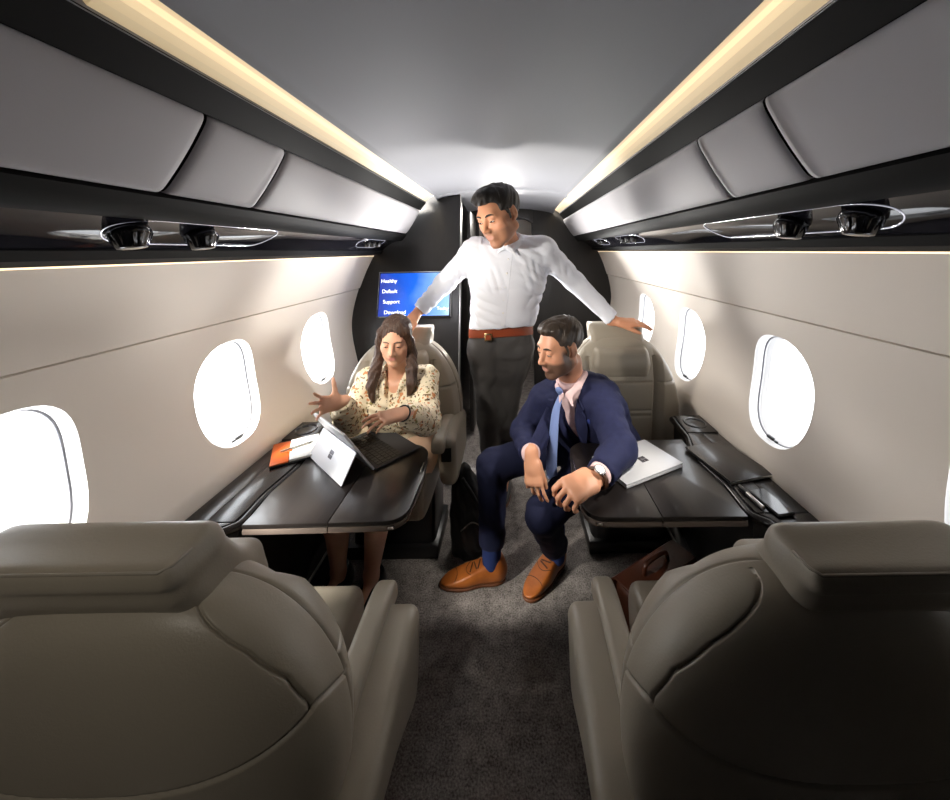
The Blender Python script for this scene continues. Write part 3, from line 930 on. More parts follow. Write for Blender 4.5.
def make_seat(label, loc, rz, aisle, zs, hz, group='cabin seats', window_arm=False, aisle_arm=True, ws=1.0, low=False, hx=0.0, hw=0.140):
    """faces local +y; aisle: local x sign of the aisle side"""
    root = tag(empty('cabin_seat', loc, rz), label, 'seat', group)
    seat_back(root, zs, ws, low)
    z0 = hz
    f = Field()
    ca, sa = math.cos(0.62), math.sin(0.62)
    f.box((hx, -.150, .832 + z0), (hw, .050, .118), np.array([[1, 0, 0], [0, ca, sa], [0, -sa, ca]]), .030)
    f.box((hx, -.222, .936 + z0), (hw * .97, .046, .019), None, .012, k=0.035)
    f.box((hx, -.095, .775 + z0), (hw * .96, .040, .070), None, .025, k=0.03)
    hr = sdf_obj('headrest', f, 0.0045, M_leather, root, it=2)
    bp = []
    for x in np.linspace(hx - hw * .90, hx + hw * .90, 12):
        bp.append((x, -.2670, .950 + z0))
    tube('piping', [(hx - hw * .965, -.225, .950 + z0), (hx - hw * .955, -.255, .950 + z0)] + bp + [(hx + hw * .955, -.255, .950 + z0), (hx + hw * .965, -.225, .950 + z0)], 0.0022, M_leather2, hr)
    # cushion
    cp = [(-.12, .30), (-.14, .42), (-.05, .445), (.10, .455), (.21, .462), (.265, .44), (.275, .37), (.24, .30), (.05, .285)]
    puff('seat_cushion', cp, -0.195, 0.195, 0.03, M_leather, root, 5, 12)
    for yy in (0.03, 0.075):
        tube('cushion_seam', [(x, yy, .4515 + (0.004 if abs(x) < .15 else -0.004)) for x in np.linspace(-.17, .17, 9)], 0.0025, M_leather2, root)
    # aisle console arm and slim window-side arm
    ap = [(-.20, .565), (-.05, .595), (.10, .605), (.16, .60), (.185, .575), (.18, .50), (.155, .40), (.12, .37), (.04, .36), (-.14, .37), (-.20, .39), (-.21, .45)]
    xa_, xb_ = (0.275, 0.385) if low else (0.235, 0.312)
    x0, x1 = (xa_, xb_) if aisle > 0 else (-xb_, -xa_)
    if aisle_arm:
        if low:
            ap = [(-.20, .475), (-.05, .500), (.08, .512), (.135, .505), (.155, .485), (.150, .41), (.125, .33), (.08, .31), (-.05, .37), (-.20, .41)]
        ar = puff('armrest', ap, x0, x1, 0.028, M_leather, root, 5, 6)
        up = [(-.18, .575), (-.05, .605), (.10, .618), (.20, .612), (.225, .585), (.21, .555), (.10, .560), (-.10, .55), (-.19, .545)]
        if low:
            up = [(y - .02, z - .085) for y, z in up]
        xm = ((xa_ - .02, xa_ + .037) if aisle > 0 else (-xa_ - .037, -xa_ + .02))
        puff('armrest_pad', up, xm[0], xm[1], 0.016, M_leather, ar, 5, 4)
        if not low:
            rbox('control_plate', ((x0 + x1) / 2, .183, .535), (0.045, 0.012, 0.060), M_black, ar, 0.004)
    if window_arm:
        wp = [(-.18, .56), (-.05, .575), (.05, .58), (.085, .56), (.08, .45), (.05, .32), (-.12, .30), (-.19, .38)]
        xw = (-0.262, -0.212) if aisle > 0 else (0.212, 0.262)
        puff('side_arm', wp, xw[0], xw[1], 0.02, M_leather, root, 5, 4)
    # plinth
    rbox('seat_base', (0, -0.06, 0.165), (0.38, 0.24, 0.30), M_black, root, 0.03, 3)
    rbox('floor_shroud', (0, -0.06, 0.03), (0.42, 0.28, 0.06), M_black, root, 0.01, 2)
    return root

make_seat('large leather seat seen from behind, nearest the camera on the left', (-0.572, 0.775, 0), 0, 1, 0.920, 0.004, ws=1.10, low=True, hx=-0.035, hw=0.178)
make_seat('large leather seat seen from behind, nearest the camera on the right', (0.572, 0.775, 0), 0, -1, 0.920, -0.016, ws=1.10, low=True, hx=0.055, hw=0.150)
make_seat('leather seat facing the camera with the woman in the patterned blouse sitting in it', (-0.505, 1.72, 0), PI, -1, 1.0, 0.05, window_arm=True)
make_seat('leather seat facing the camera behind the man in the navy suit', (0.605, 1.73, 0), PI, 1, 1.0, 0.05, aisle_arm=False)

# ------------------------------------------------------------------ side consoles and folding tables
def console(sign, side, label):
    root = tag(empty('side_console', (sign * 0.84, 1.3, 0)), label, 'side console', 'side consoles under the windows')
    inv = Vector((-sign * 0.84, -1.3, 0))
    def poly(pts):
        p = [(sign * x - sign * 0.84, y - 1.3) for x, y in pts]
        return p if sign > 0 else p[::-1]
    inner = [(0.800, 0.90), (0.795, 1.03), (0.758, 1.06), (0.768, 1.18), (0.752, 1.32), (0.758, 1.40), (0.79, 1.50), (0.80, 1.67)]
    prism('cabinet', poly(inner + [(0.918, 1.67), (0.918, 0.90)]), 'z', 0.13, 0.600, M_black, root, 0.003, 2)
    g = 0.0025
    def ixy(y):
        return float(np.interp(y, [p[1] for p in inner], [p[0] for p in inner]))
    def seg(y0, y1, xa, xb):
        ys = np.linspace(y0, y1, 9)
        L = [(ixy(y) if xa is None else xa, y) for y in ys]
        return poly(L + [(xb, y1), (xb, y0)])
    prism('top_panel', seg(1.055, 1.515, None, 0.848), 'z', 0.600, 0.622, M_console, root, 0.0025, 2)
    prism('top_panel', seg(1.055, 1.515, 0.848 + g, 0.920), 'z', 0.600, 0.620, M_console, root, 0.0025, 2)
    prism('top_panel', seg(0.90, 1.055 - g, None, 0.920), 'z', 0.600, 0.621, M_console, root, 0.0025, 2)
    prism('top_panel', seg(1.515 + g, 1.67, None, 0.920), 'z', 0.600, 0.624, M_console, root, 0.0025, 2)
    ys = np.linspace(0.90, 1.67, 60)
    tube('edge_rail', [(sign * (ixy(y) - 0.006) - sign * 0.84, y - 1.3, 0.606) for y in ys], 0.013, M_console, root, n=12)
    ch = lathe('cup_holder', [(0.001, -0.03), (0.034, -0.03), (0.038, 0.002), (0.044, 0.006), (0.047, 0.003), (0.047, -0.002)], (sign * (0.862 - 0.84), 1.595 - 1.3, 0.623), (0, 0, 1), M_gloss, root, 40)
    rbox('kick_panel', (sign * (0.80 - 0.84), 0.02, 0.065), (0.10, 0.64, 0.13), M_black, root, 0.003)
    rbox('kick_strip', (sign * (0.748 - 0.84), 0.02, 0.128), (0.008, 0.64, 0.010), M_alu, root, 0.002)
    return root
console(-1, 'left', 'dark veneer side console under the left windows beside the woman')
console(1, 'right', 'dark veneer side console under the right windows beside the suited man')

def table(sign, label):
    root = tag(empty('folding_table', (sign * 0.5, 1.24, 0)), label, 'table', 'folding tables between the facing seats')
    def arc(cx, cy, r, a0, a1, n=8):
        return [(cx + r * math.cos(a), cy + r * math.sin(a)) for a in np.linspace(a0, a1, n)]
    c = lambda pts: ([(sign * (x - 0.5), y - 1.24) for x, y in pts] if sign > 0 else [(sign * (x - 0.5), y - 1.24) for x, y in pts][::-1])
    g = 0.002
    inner = arc(0.262 + 0.06, 1.045 + 0.06, 0.06, 1.5 * PI, PI, 8)
    outer_r = arc(0.272 + 0.09, 1.465 - 0.09, 0.09, PI, 0.5 * PI, 9)
    A = [(0.485, 1.042)] + inner + [(0.259, 1.25)] + outer_r + [(0.485, 1.465)]
    B = [(0.485 + g, 1.465)] + [(0.742, 1.465), (0.738, 1.40), (0.728, 1.32), (0.742, 1.18), (0.732, 1.08), (0.732, 1.040), (0.485 + g, 1.042)]
    for pts in (A, B):
        lf = prism('table_leaf', c(pts), 'z', 0.6085, 0.622, M_table, root, 0.002, 2)
        cx = sum(p[0] for p in pts) / len(pts); cy = sum(p[1] for p in pts) / len(pts)
        ins = [(cx + (x - cx) * 0.998, cy + (y - cy) * 0.998) for x, y in pts]
        prism('edge_band', c(ins), 'z', 0.590, 0.608, M_tabedge, lf, 0.004, 2)
    rbox('latch', (sign * (0.305 - 0.5), 1.052 - 1.24, 0.600), (0.020, 0.012, 0.010), M_chrome, root, 0.003)
    rbox('latch', (sign * (0.275 - 0.5), 1.30 - 1.24, 0.6235), (0.004, 0.06, 0.003), M_chrome, root, 0.001)
    rbox('support_arm', (sign * 0.06, 0.02, 0.575), (0.36, 0.10, 0.024), M_black, root, 0.005)
table(-1, 'dark veneer folding table in front of the woman, with the open laptop')
table(1, 'dark veneer folding table on the right, with the closed laptop')

# ------------------------------------------------------------------ things on the tables and consoles
ZT = 0.623
def frame(n, s, up):
    return Matrix((Vector(s), Vector(n), Vector(up))).transposed()
# open laptop with kick-stand
n = Vector((0.66, 0.751, 0)); s = Vector((-0.751, 0.66, 0)); A = Vector((-0.443, 1.285, ZT))
lp = tag(empty('laptop', A + s * 0.14), 'open silver laptop propped on its kickstand on the table in front of the woman', 'laptop')
Rz = frame(n, -s, (0, 0, 1))          # local x: along hinge to the near end, y: towards the user
lp.rotation_euler = Rz.to_euler()
W = 0.285
rbox('keyboard', (0, 0.098, 0.004), (W, 0.190, 0.006), M_key, lp, 0.002)
bm = bmesh.new()
for r in range(5):
    for q in range(13):
        M = Matrix.Translation((-W / 2 + 0.022 + q * 0.020, 0.030 + r * 0.020, 0.0075)) @ Matrix.Diagonal((0.0165, 0.0165, 0.0016, 1))
        bmesh.ops.create_cube(bm, size=1.0, matrix=M)
kb = bm_obj('keys', bm, M_black, lp.children[0])
kb.name = 'keys'
Rl = Matrix.Rotation(math.radians(32), 3, 'X')
scr = rbox('screen', Rl @ Vector((0, 0, 0.098)) + Vector((0, 0, 0.006)), (W, 0.008, 0.196), M_laptop, lp, 0.003, 2, Rl)
rbox('display', Rl @ Vector((0, 0.0045, 0.098)) + Vector((0, 0, 0.006)), (W - 0.02, 0.001, 0.176), M_black, lp, 0.0003, 1, Rl)
# the stand swings out from the lower half of the back
hin = Rl @ Vector((0, -0.006, 0.105)) + Vector((0, 0, 0.006)); foot = Vector((0, -0.115, 0.002))
dv = hin - foot
Rk = Matrix((Vector((1, 0, 0)), dv.normalized().cross(Vector((1, 0, 0))), dv.normalized())).transposed()
rbox('kickstand', (hin + foot) / 2, (W - 0.006, 0.004, dv.length), M_laptop, lp, 0.0015, 1, Rk)
mid = Rl @ Vector((0, -0.0048, 0.150)) + Vector((0, 0, 0.006))
for dx in (-0.007, 0.007):
    for dz in (-0.007, 0.007):
        rbox('logo_mark', (hin + foot) / 2 + Rk @ Vector((dx + 0.0, -0.003 if Rk.col[1].y > 0 else 0.003, dz)), (0.0125, 0.001, 0.0125), M_logo, lp, 0, 1, Rk)
# closed laptop
l2 = tag(empty('laptop', (0.500, 1.300, ZT)), 'closed silver laptop lying on the right table by the suited arm', 'laptop')
l2.rotation_euler = (0, 0, math.radians(25.5))
rbox('base', (0, 0, 0.0055), (0.262, 0.180, 0.009), M_laptop, l2, 0.003)
rbox('lid', (0, 0, 0.0135), (0.262, 0.180, 0.0065), M_laptop, l2, 0.0025)
for dx in (-0.008, 0.008):
    for dy in (-0.008, 0.008):
        rbox('logo_mark', (0.02 + dx, -0.01 + dy, 0.0171), (0.0145, 0.0145, 0.0006), M_logo, l2, 0, 1)
# black tablet cover on the right console
t = tag(empty('tablet', (0.826, 1.300, ZT)), 'thin black tablet lying on the right console under the window', 'tablet')
t.rotation_euler = (0, 0, math.radians(12.3))
rbox('tablet_body', (0, 0, 0.004), (0.172, 0.215, 0.007), M_black, t, 0.003)
rbox('cover', (0, 0, 0.0095), (0.176, 0.219, 0.004), M_console, t, 0.0015)
rbox('spine', (0, -0.108, 0.006), (0.172, 0.004, 0.008), M_alu, t, 0.0015)
# handset and pen
ph = tag(empty('phone', (0.832, 1.088, ZT)), 'small black phone lying at the near end of the right console', 'phone')
ph.rotation_euler = (0, 0, math.radians(8))
rbox('phone_body', (0, 0, 0.0045), (0.056, 0.112, 0.008), M_black, ph, 0.004, 3)
rbox('phone_glass', (0, 0, 0.0088), (0.051, 0.106, 0.0012), M_gloss, ph, 0.0004, 1)
pn = tag(empty('pen', (0.786, 1.105, ZT + 0.007)), 'thick silver pen lying beside the black phone', 'pen')
pn.rotation_euler = (0, 0, math.radians(5))
cyl('barrel', (0, -0.045, 0), (0, 0.02, 0), 0.0065, M_alu, pn, bev=0.001)
cyl('cap', (0, 0.02, 0), (0, 0.055, 0), 0.0072, M_black, pn, bev=0.001)
# portfolio with paper and a stylus, left console
pf = tag(empty('portfolio', (-0.802, 1.422, ZT)), 'orange leather portfolio lying open beside the laptop on the left console', 'portfolio')
pf.rotation_euler = (0, 0, math.radians(29))
rbox('cover', (0, 0, 0.003), (0.165, 0.172, 0.005), M_bagblack, pf, 0.002)
rbox('cover_flap', (-0.052, 0, 0.0085), (0.060, 0.170, 0.006), M_orange, pf, 0.0025)
rbox('paper_pad', (0.030, 0, 0.010), (0.100, 0.164, 0.009), M_white, pf, 0.0015)
rbox('pen_loop', (-0.022, -0.01, 0.0145), (0.018, 0.02, 0.006), M_orange, pf, 0.002)
st = tag(empty('stylus', (-0.800, 1.422, ZT + 0.0195)), 'slim silver stylus lying across the open orange portfolio', 'stylus')
st.rotation_euler = (0, 0, math.radians(42))
cyl('barrel', (-0.055, 0, 0), (0.045, 0, 0), 0.0045, M_alu, st, bev=0.001)
cyl('tip', (0.045, 0, 0), (0.060, 0, 0), 0.0042, M_black, st, r2=0.001)

# bags on the floor
bg = tag(empty('briefcase', (0.535, 1.225, 0), math.radians(29.8)), 'brown leather briefcase standing on the floor under the right table', 'briefcase')
rbox('bag_body', (0, 0, 0.15), (0.31, 0.115, 0.30), M_brown, bg, 0.018, 3, taper=0.92)
fl = prism('flap', [(-0.066, 0.16), (-0.062, 0.30), (-0.045, 0.318), (0.045, 0.318), (0.062, 0.30), (0.060, 0.22), (0.055, 0.22), (0.056, 0.298), (0.042, 0.311), (-0.042, 0.311), (-0.056, 0.298), (-0.060, 0.16)], 'x', -0.150, 0.150, M_brown, bg, 0.0015, 1)
tube('handle', catmull([(-0.06, 0, 0.316), (-0.05, 0, 0.345), (0.0, 0, 0.352), (0.05, 0, 0.345), (0.06, 0, 0.316)], 5), 0.007, M_brown, bg)
for x in (-0.09, 0.09):
    rbox('buckle_strap', (x, -0.067, 0.18), (0.02, 0.006, 0.10), M_brown, bg, 0.002)
bk = tag(empty('backpack', (-0.160, 1.70, 0), 0.15), 'slouched black backpack on the floor beside the woman\'s seat', 'backpack')
f = Field()
f.loft([((0, 0, 0.02), 0.085, 0.075), ((0, 0, 0.16), 0.088, 0.085), ((-0.01, 0, 0.28), 0.07, 0.07), ((-0.025, 0, 0.36), 0.04, 0.04)], (1, 0, 0), k=0.02)
f.ell((0.01, -0.075, 0.13), (0.06, 0.03, 0.09), k=0.02)
f.cut((0, 0, 0.002), (0, 0, -1))
sdf_obj('bag_body', f, 0.007, M_bagblack, bk, noise=lambda P: 0.005 * np.sin(P[:, 2] * 60 + 9 * np.sin(P[:, 0] * 25)) * np.sin(P[:, 0] * 40))
tube('strap', catmull([(-0.03, -0.06, 0.37), (0.02, -0.09, 0.30), (0.07, -0.08, 0.17), (0.075, -0.05, 0.05)], 6), 0.009, M_bagblack, bk)
tube('zipper', catmull([(-0.04, -0.098, 0.16), (0.01, -0.108, 0.20), (0.06, -0.092, 0.16)], 6), 0.0025, M_alu, bk)
# ------------------------------------------------------------------ people
def cloth(name, col, rough=0.8, sheen=0.0, bscale=500, bump=0.15, **k):
    return mat(name, col, rough, sheen=sheen, bump=bump, bscale=bscale, spec=0.25, **k)
M_skin = mat('skin', (0.6, 0.4, 0.3), 0.45, attr='tone', sss=0.08, bump=0.03, bscale=350)
M_eye = mat('eye_white', (0.75, 0.73, 0.70), 0.2)
M_iris = mat('iris', (0.02, 0.012, 0.008), 0.15)
M_hairdark = mat('hair_dark', (0.012, 0.008, 0.006), 0.45, bump=0.8, bscale=60, stretch=(6, 1, 1), var=0.3, vscale=30)
M_hairbrown = mat('hair_brown', (0.045, 0.030, 0.020), 0.42, bump=0.8, bscale=60, stretch=(6, 1, 1), var=0.35, vscale=30)
M_hairlong = mat('hair_long', (0.062, 0.030, 0.017), 0.38, bump=0.9, bscale=40, stretch=(10, 10, 0.6), var=0.45, vscale=25)
M_shirt = cloth('white_shirt', lin(226, 229, 238))
M_pink = cloth('pink_shirt', lin(226, 196, 196))
M_trouser = cloth('charcoal_trousers', lin(80, 78, 77), 0.85, 0.0)
M_navy = cloth('navy_suit', lin(31, 35, 66), 0.8, 0.0, var=0.12, vscale=60)
M_navy2 = cloth('navy_trousers', lin(24, 28, 54), 0.85, 0.0)
M_tie = cloth('blue_tie', lin(128, 148, 200), 0.5, 0.0)
M_sock = cloth('blue_sock', lin(32, 46, 92), 0.9, 0.0)
M_belt = mat('belt_leather', lin(140, 66, 40), 0.35, bump=0.1, bscale=200)
M_gold = mat('buckle_brass', (0.65, 0.48, 0.25), 0.25, metal=1.0)
M_skirt = cloth('peach_skirt', lin(226, 190, 160), 0.6, 0.0)
M_pump = mat('black_pump', (0.008, 0.008, 0.008), 0.3)

def blouse_mat():
    m = cloth('floral_blouse', lin(232, 216, 184), 0.6, 0.0, bump=0.1)
    nt = m.node_tree; L = nt.links; b = nt.nodes['Principled BSDF']
    tc = nt.nodes.new('ShaderNodeTexCoord')
    col = None
    base = (*lin(233, 219, 190), 1)
    prev = None
    for i, (sc, th, c) in enumerate([(57, 0.615, lin(120, 92, 52)), (47, 0.625, lin(206, 140, 92)), (75, 0.645, lin(74, 50, 36)), (65, 0.635, lin(150, 138, 84))]):
        mp = nt.nodes.new('ShaderNodeMapping'); mp.inputs['Location'].default_value = (3.1 * i, 1.7 * i, 5.3 * i)
        nz = nt.nodes.new('ShaderNodeTexNoise'); nz.inputs['Scale'].default_value = sc; nz.inputs['Detail'].default_value = 1.5
        mr = nt.nodes.new('ShaderNodeMapRange'); mr.inputs['From Min'].default_value = th; mr.inputs['From Max'].default_value = th + 0.03
        mx = nt.nodes.new('ShaderNodeMix'); mx.data_type = 'RGBA'
        L.new(tc.outputs['Object'], mp.inputs[0]); L.new(mp.outputs[0], nz.inputs['Vector']); L.new(nz.outputs['Fac'], mr.inputs['Value'])
        L.new(mr.outputs[0], mx.inputs['Factor'])
        if prev is None: mx.inputs['A'].default_value = base
        else: L.new(prev, mx.inputs['A'])
        mx.inputs['B'].default_value = (*c, 1)
        prev = mx.outputs['Result']
    L.new(prev, b.inputs['Base Color'])
    return m
M_blouse = blouse_mat()

v3 = lambda *a: np.array(a, float)
def unit(v):
    v = np.array(v, float); return v / np.linalg.norm(v)
def head_frame(f, roll=0.0):
    f = unit(f); u = unit(v3(0, 0, 1) - f * f[2]); r = np.cross(f, u)
    c, s = math.cos(roll), math.sin(roll)
    u2 = u * c + r * s; r2 = np.cross(f, u2)
    return np.stack([r2, f, u2])           # rows: person's right, forward, up

class Head:
    def __init__(self, c, f, s=1.0, roll=0.0, female=False):
        self.c = np.array(c, float); self.R = head_frame(f, roll); self.s = s; self.fem = female
    def w(self, p):
        return self.c + (np.array(p, float) * self.s) @ self.R
    def loc(self, P):
        return ((P - self.c) @ self.R.T) / self.s
    def rc(self, F, a, b, ra, rb, k=0.0, mode='u'):
        F.rc(self.w(a), self.w(b), ra * self.s, rb * self.s, k * self.s, mode)
    def ell(self, F, c, r, k=0.0, mode='u'):
        F.ell(self.w(c), np.array(r) * self.s, self.R, k * self.s, mode)
    def box(self, F, c, h, rad=0.01, k=0.0, mode='u'):
        F.box(self.w(c), np.array(h) * self.s, self.R, rad * self.s, k * self.s, mode)
    def build(self, F):
        fm = self.fem
        j = 0.93 if fm else 1.0
        self.ell(F, (0, -.014, .038), (.074, .094, .080), k=0.02)
        self.ell(F, (0, .026, -.015), (.060 * (0.97 if fm else 1), .066, .080), k=0.03)
        for s in (-1, 1):
            self.rc(F, (s * .050 * j, -.010, -.055), (s * .016, .066, -.098), .020, .015, k=0.028)
            self.ell(F, (s * .042, .056, -.018), (.024, .022, .022), k=0.022)
            self.ell(F, (s * .040 * j, .040, -.055), (.022, .030, .034), k=0.030)
        self.ell(F, (0, .072, -.098), (.020 * j, .018, .016), k=0.02)
        self.rc(F, (-.036, .074, .024), (.036, .074, .024), .011, .011, k=0.022)
        for s in (-1, 1):
            self.ell(F, (s * .031, .096, .006), (.017, .016, .012), k=0.016, mode='s')
        self.rc(F, (0, .084, .016), (0, .110, -.028), .0075, .0105 if not fm else .009, k=0.012)
        for s in (-1, 1):
            self.ell(F, (s * .011, .098, -.033), (.0085, .011, .008), k=0.008)
        self.ell(F, (0, .080, -.058), (.026, .016, .022), k=0.02)
        self.rc(F, (-.017, .0895, -.0565), (.017, .0895, -.0565), .0050, .0050, k=0.006)
        self.rc(F, (-.014, .0890, -.0675), (.014, .0890, -.0675), .0062, .0062, k=0.006)
        self.rc(F, (-.020, .0975, -.0615), (.020, .0975, -.0615), .0024, .0024, k=0.003, mode='s')
        for s in (-1, 1):
            # upper and lower lids around the eyeball
            self.ell(F, (s * .031, .0775, .0090), (.0150, .0140, .0098), k=0.004)
            self.ell(F, (s * .031, .0770, -.0045), (.0140, .0125, .0060), k=0.006)
            self.ell(F, (s * .073, -.012, .000), (.009, .017, .027), k=0.008)
            self.ell(F, (s * .081, -.006, .003), (.005, .009, .015), k=0.005, mode='s')
            self.ell(F, (s * .071, -.003, -.022), (.006, .009, .009), k=0.006)
    def tone(self, V, base, C, lips, stubble=0.0, flush=(0.55, 0.28, 0.22)):
        q = self.loc(V)
        ok = (np.abs(q) < 0.16).all(1)
        d = np.sqrt((q[:, 0] / .021) ** 2 + ((q[:, 1] - .088) / .016) ** 2 + ((q[:, 2] + .062) / .0115) ** 2)
        a = np.clip((1.15 - d) / 0.3, 0, 1) * ok
        if stubble:
            z = q[:, 2]; side = np.abs(q[:, 0])
            b = np.clip((-.030 - z + 0.35 * np.clip(.075 - q[:, 1], -0.01, .05) * 0) / .012, 0, 1) * np.clip((q[:, 1] + .012) / .02, 0, 1) * np.clip((z + .125) / .01, 0, 1)
            b2 = np.clip((.012 + .0 - z) / .02, 0, 1) * np.clip((side - .052) / .010, 0, 1) * np.clip((q[:, 1] - .002) / .012, 0, 1) * np.clip((.050 - q[:, 1]) / .012, 0, 1)
            b = np.maximum(b, b2) * stubble * ok
            C[:] = C * (1 - b[:, None]) + np.array([0.075, 0.048, 0.036]) * b[:, None]
        for s in (-1, 1):
            d = np.sqrt(((q[:, 0] - s * .042) / .028) ** 2 + ((q[:, 1] - .07) / .04) ** 2 + ((q[:, 2] + .026) / .024) ** 2)
            e = np.clip(1 - d, 0, 1) * 0.25 * ok
            C[:] = C * (1 - e[:, None]) + np.array(flush) * e[:, None]
        C[:] = C * (1 - a[:, None]) + np.array(lips) * a[:, None]
    def features(self, root, inv, mhair, brow=0.0045):
        body = next(o for o in root.children if o.name.startswith('body'))
        R3 = inv.to_3x3()
        def on(x, z, lift=0.0):
            p = Vector(self.w((x, .16, z)))
            h, n = surf(body, inv @ p, -Vector(self.R[1]))
            return np.array(inv.inverted() @ h) + np.array(n) * lift
        for s in (-1, 1):
            f = Field(); self.ell(f, (s * .031, .0768, .0035), (.0125, .0125, .0125))
            e = sdf_obj('eye', f, 0.0022, M_eye, root, inv=inv, it=2)
            f = Field(); self.ell(f, (s * .031, .0870, .0020), (.0050, .0026, .0046))
            sdf_obj('iris', f, 0.0014, M_iris, e, inv=inv, it=1)
            xs = (.012, .020, .030, .040, .048); zs = (.0235, .0265, .0285, .0280, .0235)
            pts = [on(s * x, z, 0.0006) for x, z in zip(xs, zs)]
            r = brow * self.s
            tube('eyebrow', [tuple(inv @ Vector(p)) for p in pts], [r * .75, r, r, r * .8, r * .4], mhair, root, n=8)
            pts = [on(s * x, z, 0.0002) for x, z in zip((.0185, .024, .031, .038, .0445), (-.0018, -.0012, -.0008, -.0012, -.0022))]
            r = .0019 * self.s
            tube('eyelash', [tuple(inv @ Vector(p)) for p in pts], [r * .5, r, r, r, r * .5], M_iris, root, n=6)

def hand(F, w, d, n, right, s=1.0, curl=((15, 20, 15),) * 4, spread=6.0, thumb=(0.55, 0.75, -0.2), tcurl=0.35, k=0.010):
    """w wrist, d towards the knuckles, n out of the back of the hand"""
    w = np.array(w, float); d = unit(d); n = np.array(n, float); n = unit(n - d * (n @ d))
    l = np.cross(n, d) if right else np.cross(d, n)
    R = np.stack([l, d, n])
    F.box(w + d * .050 * s, np.array([.037, .046, .0135]) * s, R, .0125 * s, k=0.018)
    F.rc(w - d * .03, w + d * .03 * s, .026 * s, .024 * s, k=0.018, flat=(n, 0.8))
    lens = [.072, .080, .074, .058]
    for i in range(4):
        o = (.0315 - i * .0210) * s
        b = w + d * (.090 - (0.0, -.003, 0.001, .008)[i]) * s + l * o
        a0 = math.radians((1.5 - i) * spread)
        dd = unit(d * math.cos(a0) + l * math.sin(a0))
        r = (.0080, .0084, .0080, .0070)[i] * s
        p = b - dd * .018 * s
        F.rc(p, b, r * 1.05, r * 1.05, k=0.012)
        ang = 0; q = b
        for j, (fr, c) in enumerate(zip((.46, .30, .24), curl[i])):
            ang += math.radians(c)
            e = q + (dd * math.cos(ang) - n * math.sin(ang)) * lens[i] * fr * s
            F.rc(q, e, r * (1 - .08 * j), r * (1 - .08 * (j + 1)), k=0.003)
            q = e
    tl, td, tn = thumb
    t0 = w + d * .022 * s + l * .020 * s - n * .004 * s
    t1 = t0 + unit(l * tl + d * td + n * tn) * .042 * s
    dir2 = unit(l * (tl - tcurl) + d * (td + tcurl) + n * tn)
    t2 = t1 + dir2 * .030 * s
    t3 = t2 + unit(l * (tl - 2 * tcurl) + d * (td + tcurl) + n * tn) * .024 * s
    F.rc(t0, t1, .016 * s, .0115 * s, k=0.014); F.rc(t1, t2, .0112 * s, .0100 * s, k=0.004); F.rc(t2, t3, .0100 * s, .0082 * s, k=0.003)

def folds(seed, amp, axis=(0, 0, 1), freq=70):
    """creases: narrow valleys between soft ridges, running mostly across axis"""
    rs = np.random.RandomState(seed)
    K = [(unit(np.array(axis) + rs.normal(0, .5, 3)) * freq * rs.uniform(.6, 1.5), rs.uniform(0, 6.28), unit(rs.normal(0, 1, 3)) * freq * .4, rs.uniform(0, 6.28), unit(rs.normal(0, 1, 3)) * freq * .25, rs.uniform(0, 6.28)) for _ in range(4)]
    def f(P):
        d = 0
        for k, p, k2, p2, k3, p3 in K:
            m = np.clip(0.5 + 0.8 * np.sin(P @ k3 + p3), 0, 1)
            d = d + m * (np.abs(np.sin(0.5 * (P @ k) + p + 1.2 * np.sin(P @ k2 + p2))) ** 0.7 - 0.6)
        return d * -amp
    return f

def shoe(root, inv, heel, toe, m, h=0.07, laces=True, name='shoe'):
    heel = np.array(heel, float); toe = np.array(toe, float)
    d = toe - heel; d[2] = 0; L = np.linalg.norm(d); d = d / L
    s = v3(d[1], -d[0], 0); R = np.stack([s, d, v3(0, 0, 1)])
    at = lambda x, y, z: heel + s * x + d * (y * L) + v3(0, 0, z)
    f = Field()
    f.ell(at(0, .17, .045), v3(.036, .055, .048), R, k=0.02)
    f.rc(at(0, .12, .038), at(0, .14, .085), .032, .034, k=0.03)
    f.ell(at(0, .62, .028), v3(.046, .075, .030), R, k=0.03)
    f.ell(at(0, .42, .045), v3(.038, .075, .042), R, k=0.03)
    f.ell(at(0, .84, .022), v3(.034, .045, .020), R, k=0.025)
    f.cut(at(0, 0, .012), (0, 0, -1))
    f.cut(at(0, .14, .098), unit(v3(0, 0, 1) + 0.35 * d))
    sh = sdf_obj(name, f, 0.0042, m, root, inv=inv, it=2)
    f = Field()
    f.ell(at(0, .17, .008), v3(.037, .052, .03), R); f.ell(at(0, .42, .008), v3(.036, .09, .03), R, k=0.02); f.ell(at(0, .66, .008), v3(.047, .08, .03), R, k=0.02)
    f.ell(at(0, .86, .008), v3(.035, .042, .03), R, k=0.02)
    f.cut(at(0, 0, .013), (0, 0, 1)); f.cut(at(0, 0, .001), (0, 0, -1))
    sdf_obj('sole', f, 0.0042, M_sole, sh, inv=inv, it=1)
    def top(x, y, lift=.001):
        h, nn = surf(sh, inv @ Vector(at(x, y, .2)), (0, 0, -1))
        return tuple(h + Vector((0, 0, lift)))
    if laces:
        for i, y in enumerate((.40, .46, .52)):
            tube('lace', [top(x, y + (0.018 if i % 2 else -0.018) * (x / .02)) for x in np.linspace(-.021, .021, 9)], 0.0027, M_lace, sh, n=6)
        for y0, bow, w_ in ((.60, .05, .036), (.74, .035, .037)):
            tube('stitching', [top(x, y0 - bow * (x / w_) ** 2 * (-1 if y0 > .7 else 1.6), .0004) for x in np.linspace(-w_, w_, 15)], 0.0013, M_lace, sh, n=6)
    return sh
M_sole = mat('shoe_sole', lin(92, 52, 26), 0.5)
M_lace = mat('shoe_lace', lin(70, 38, 20), 0.7)

def limb_skin(F, pts, rs, k=0.02):
    F.chain(pts, rs, k)

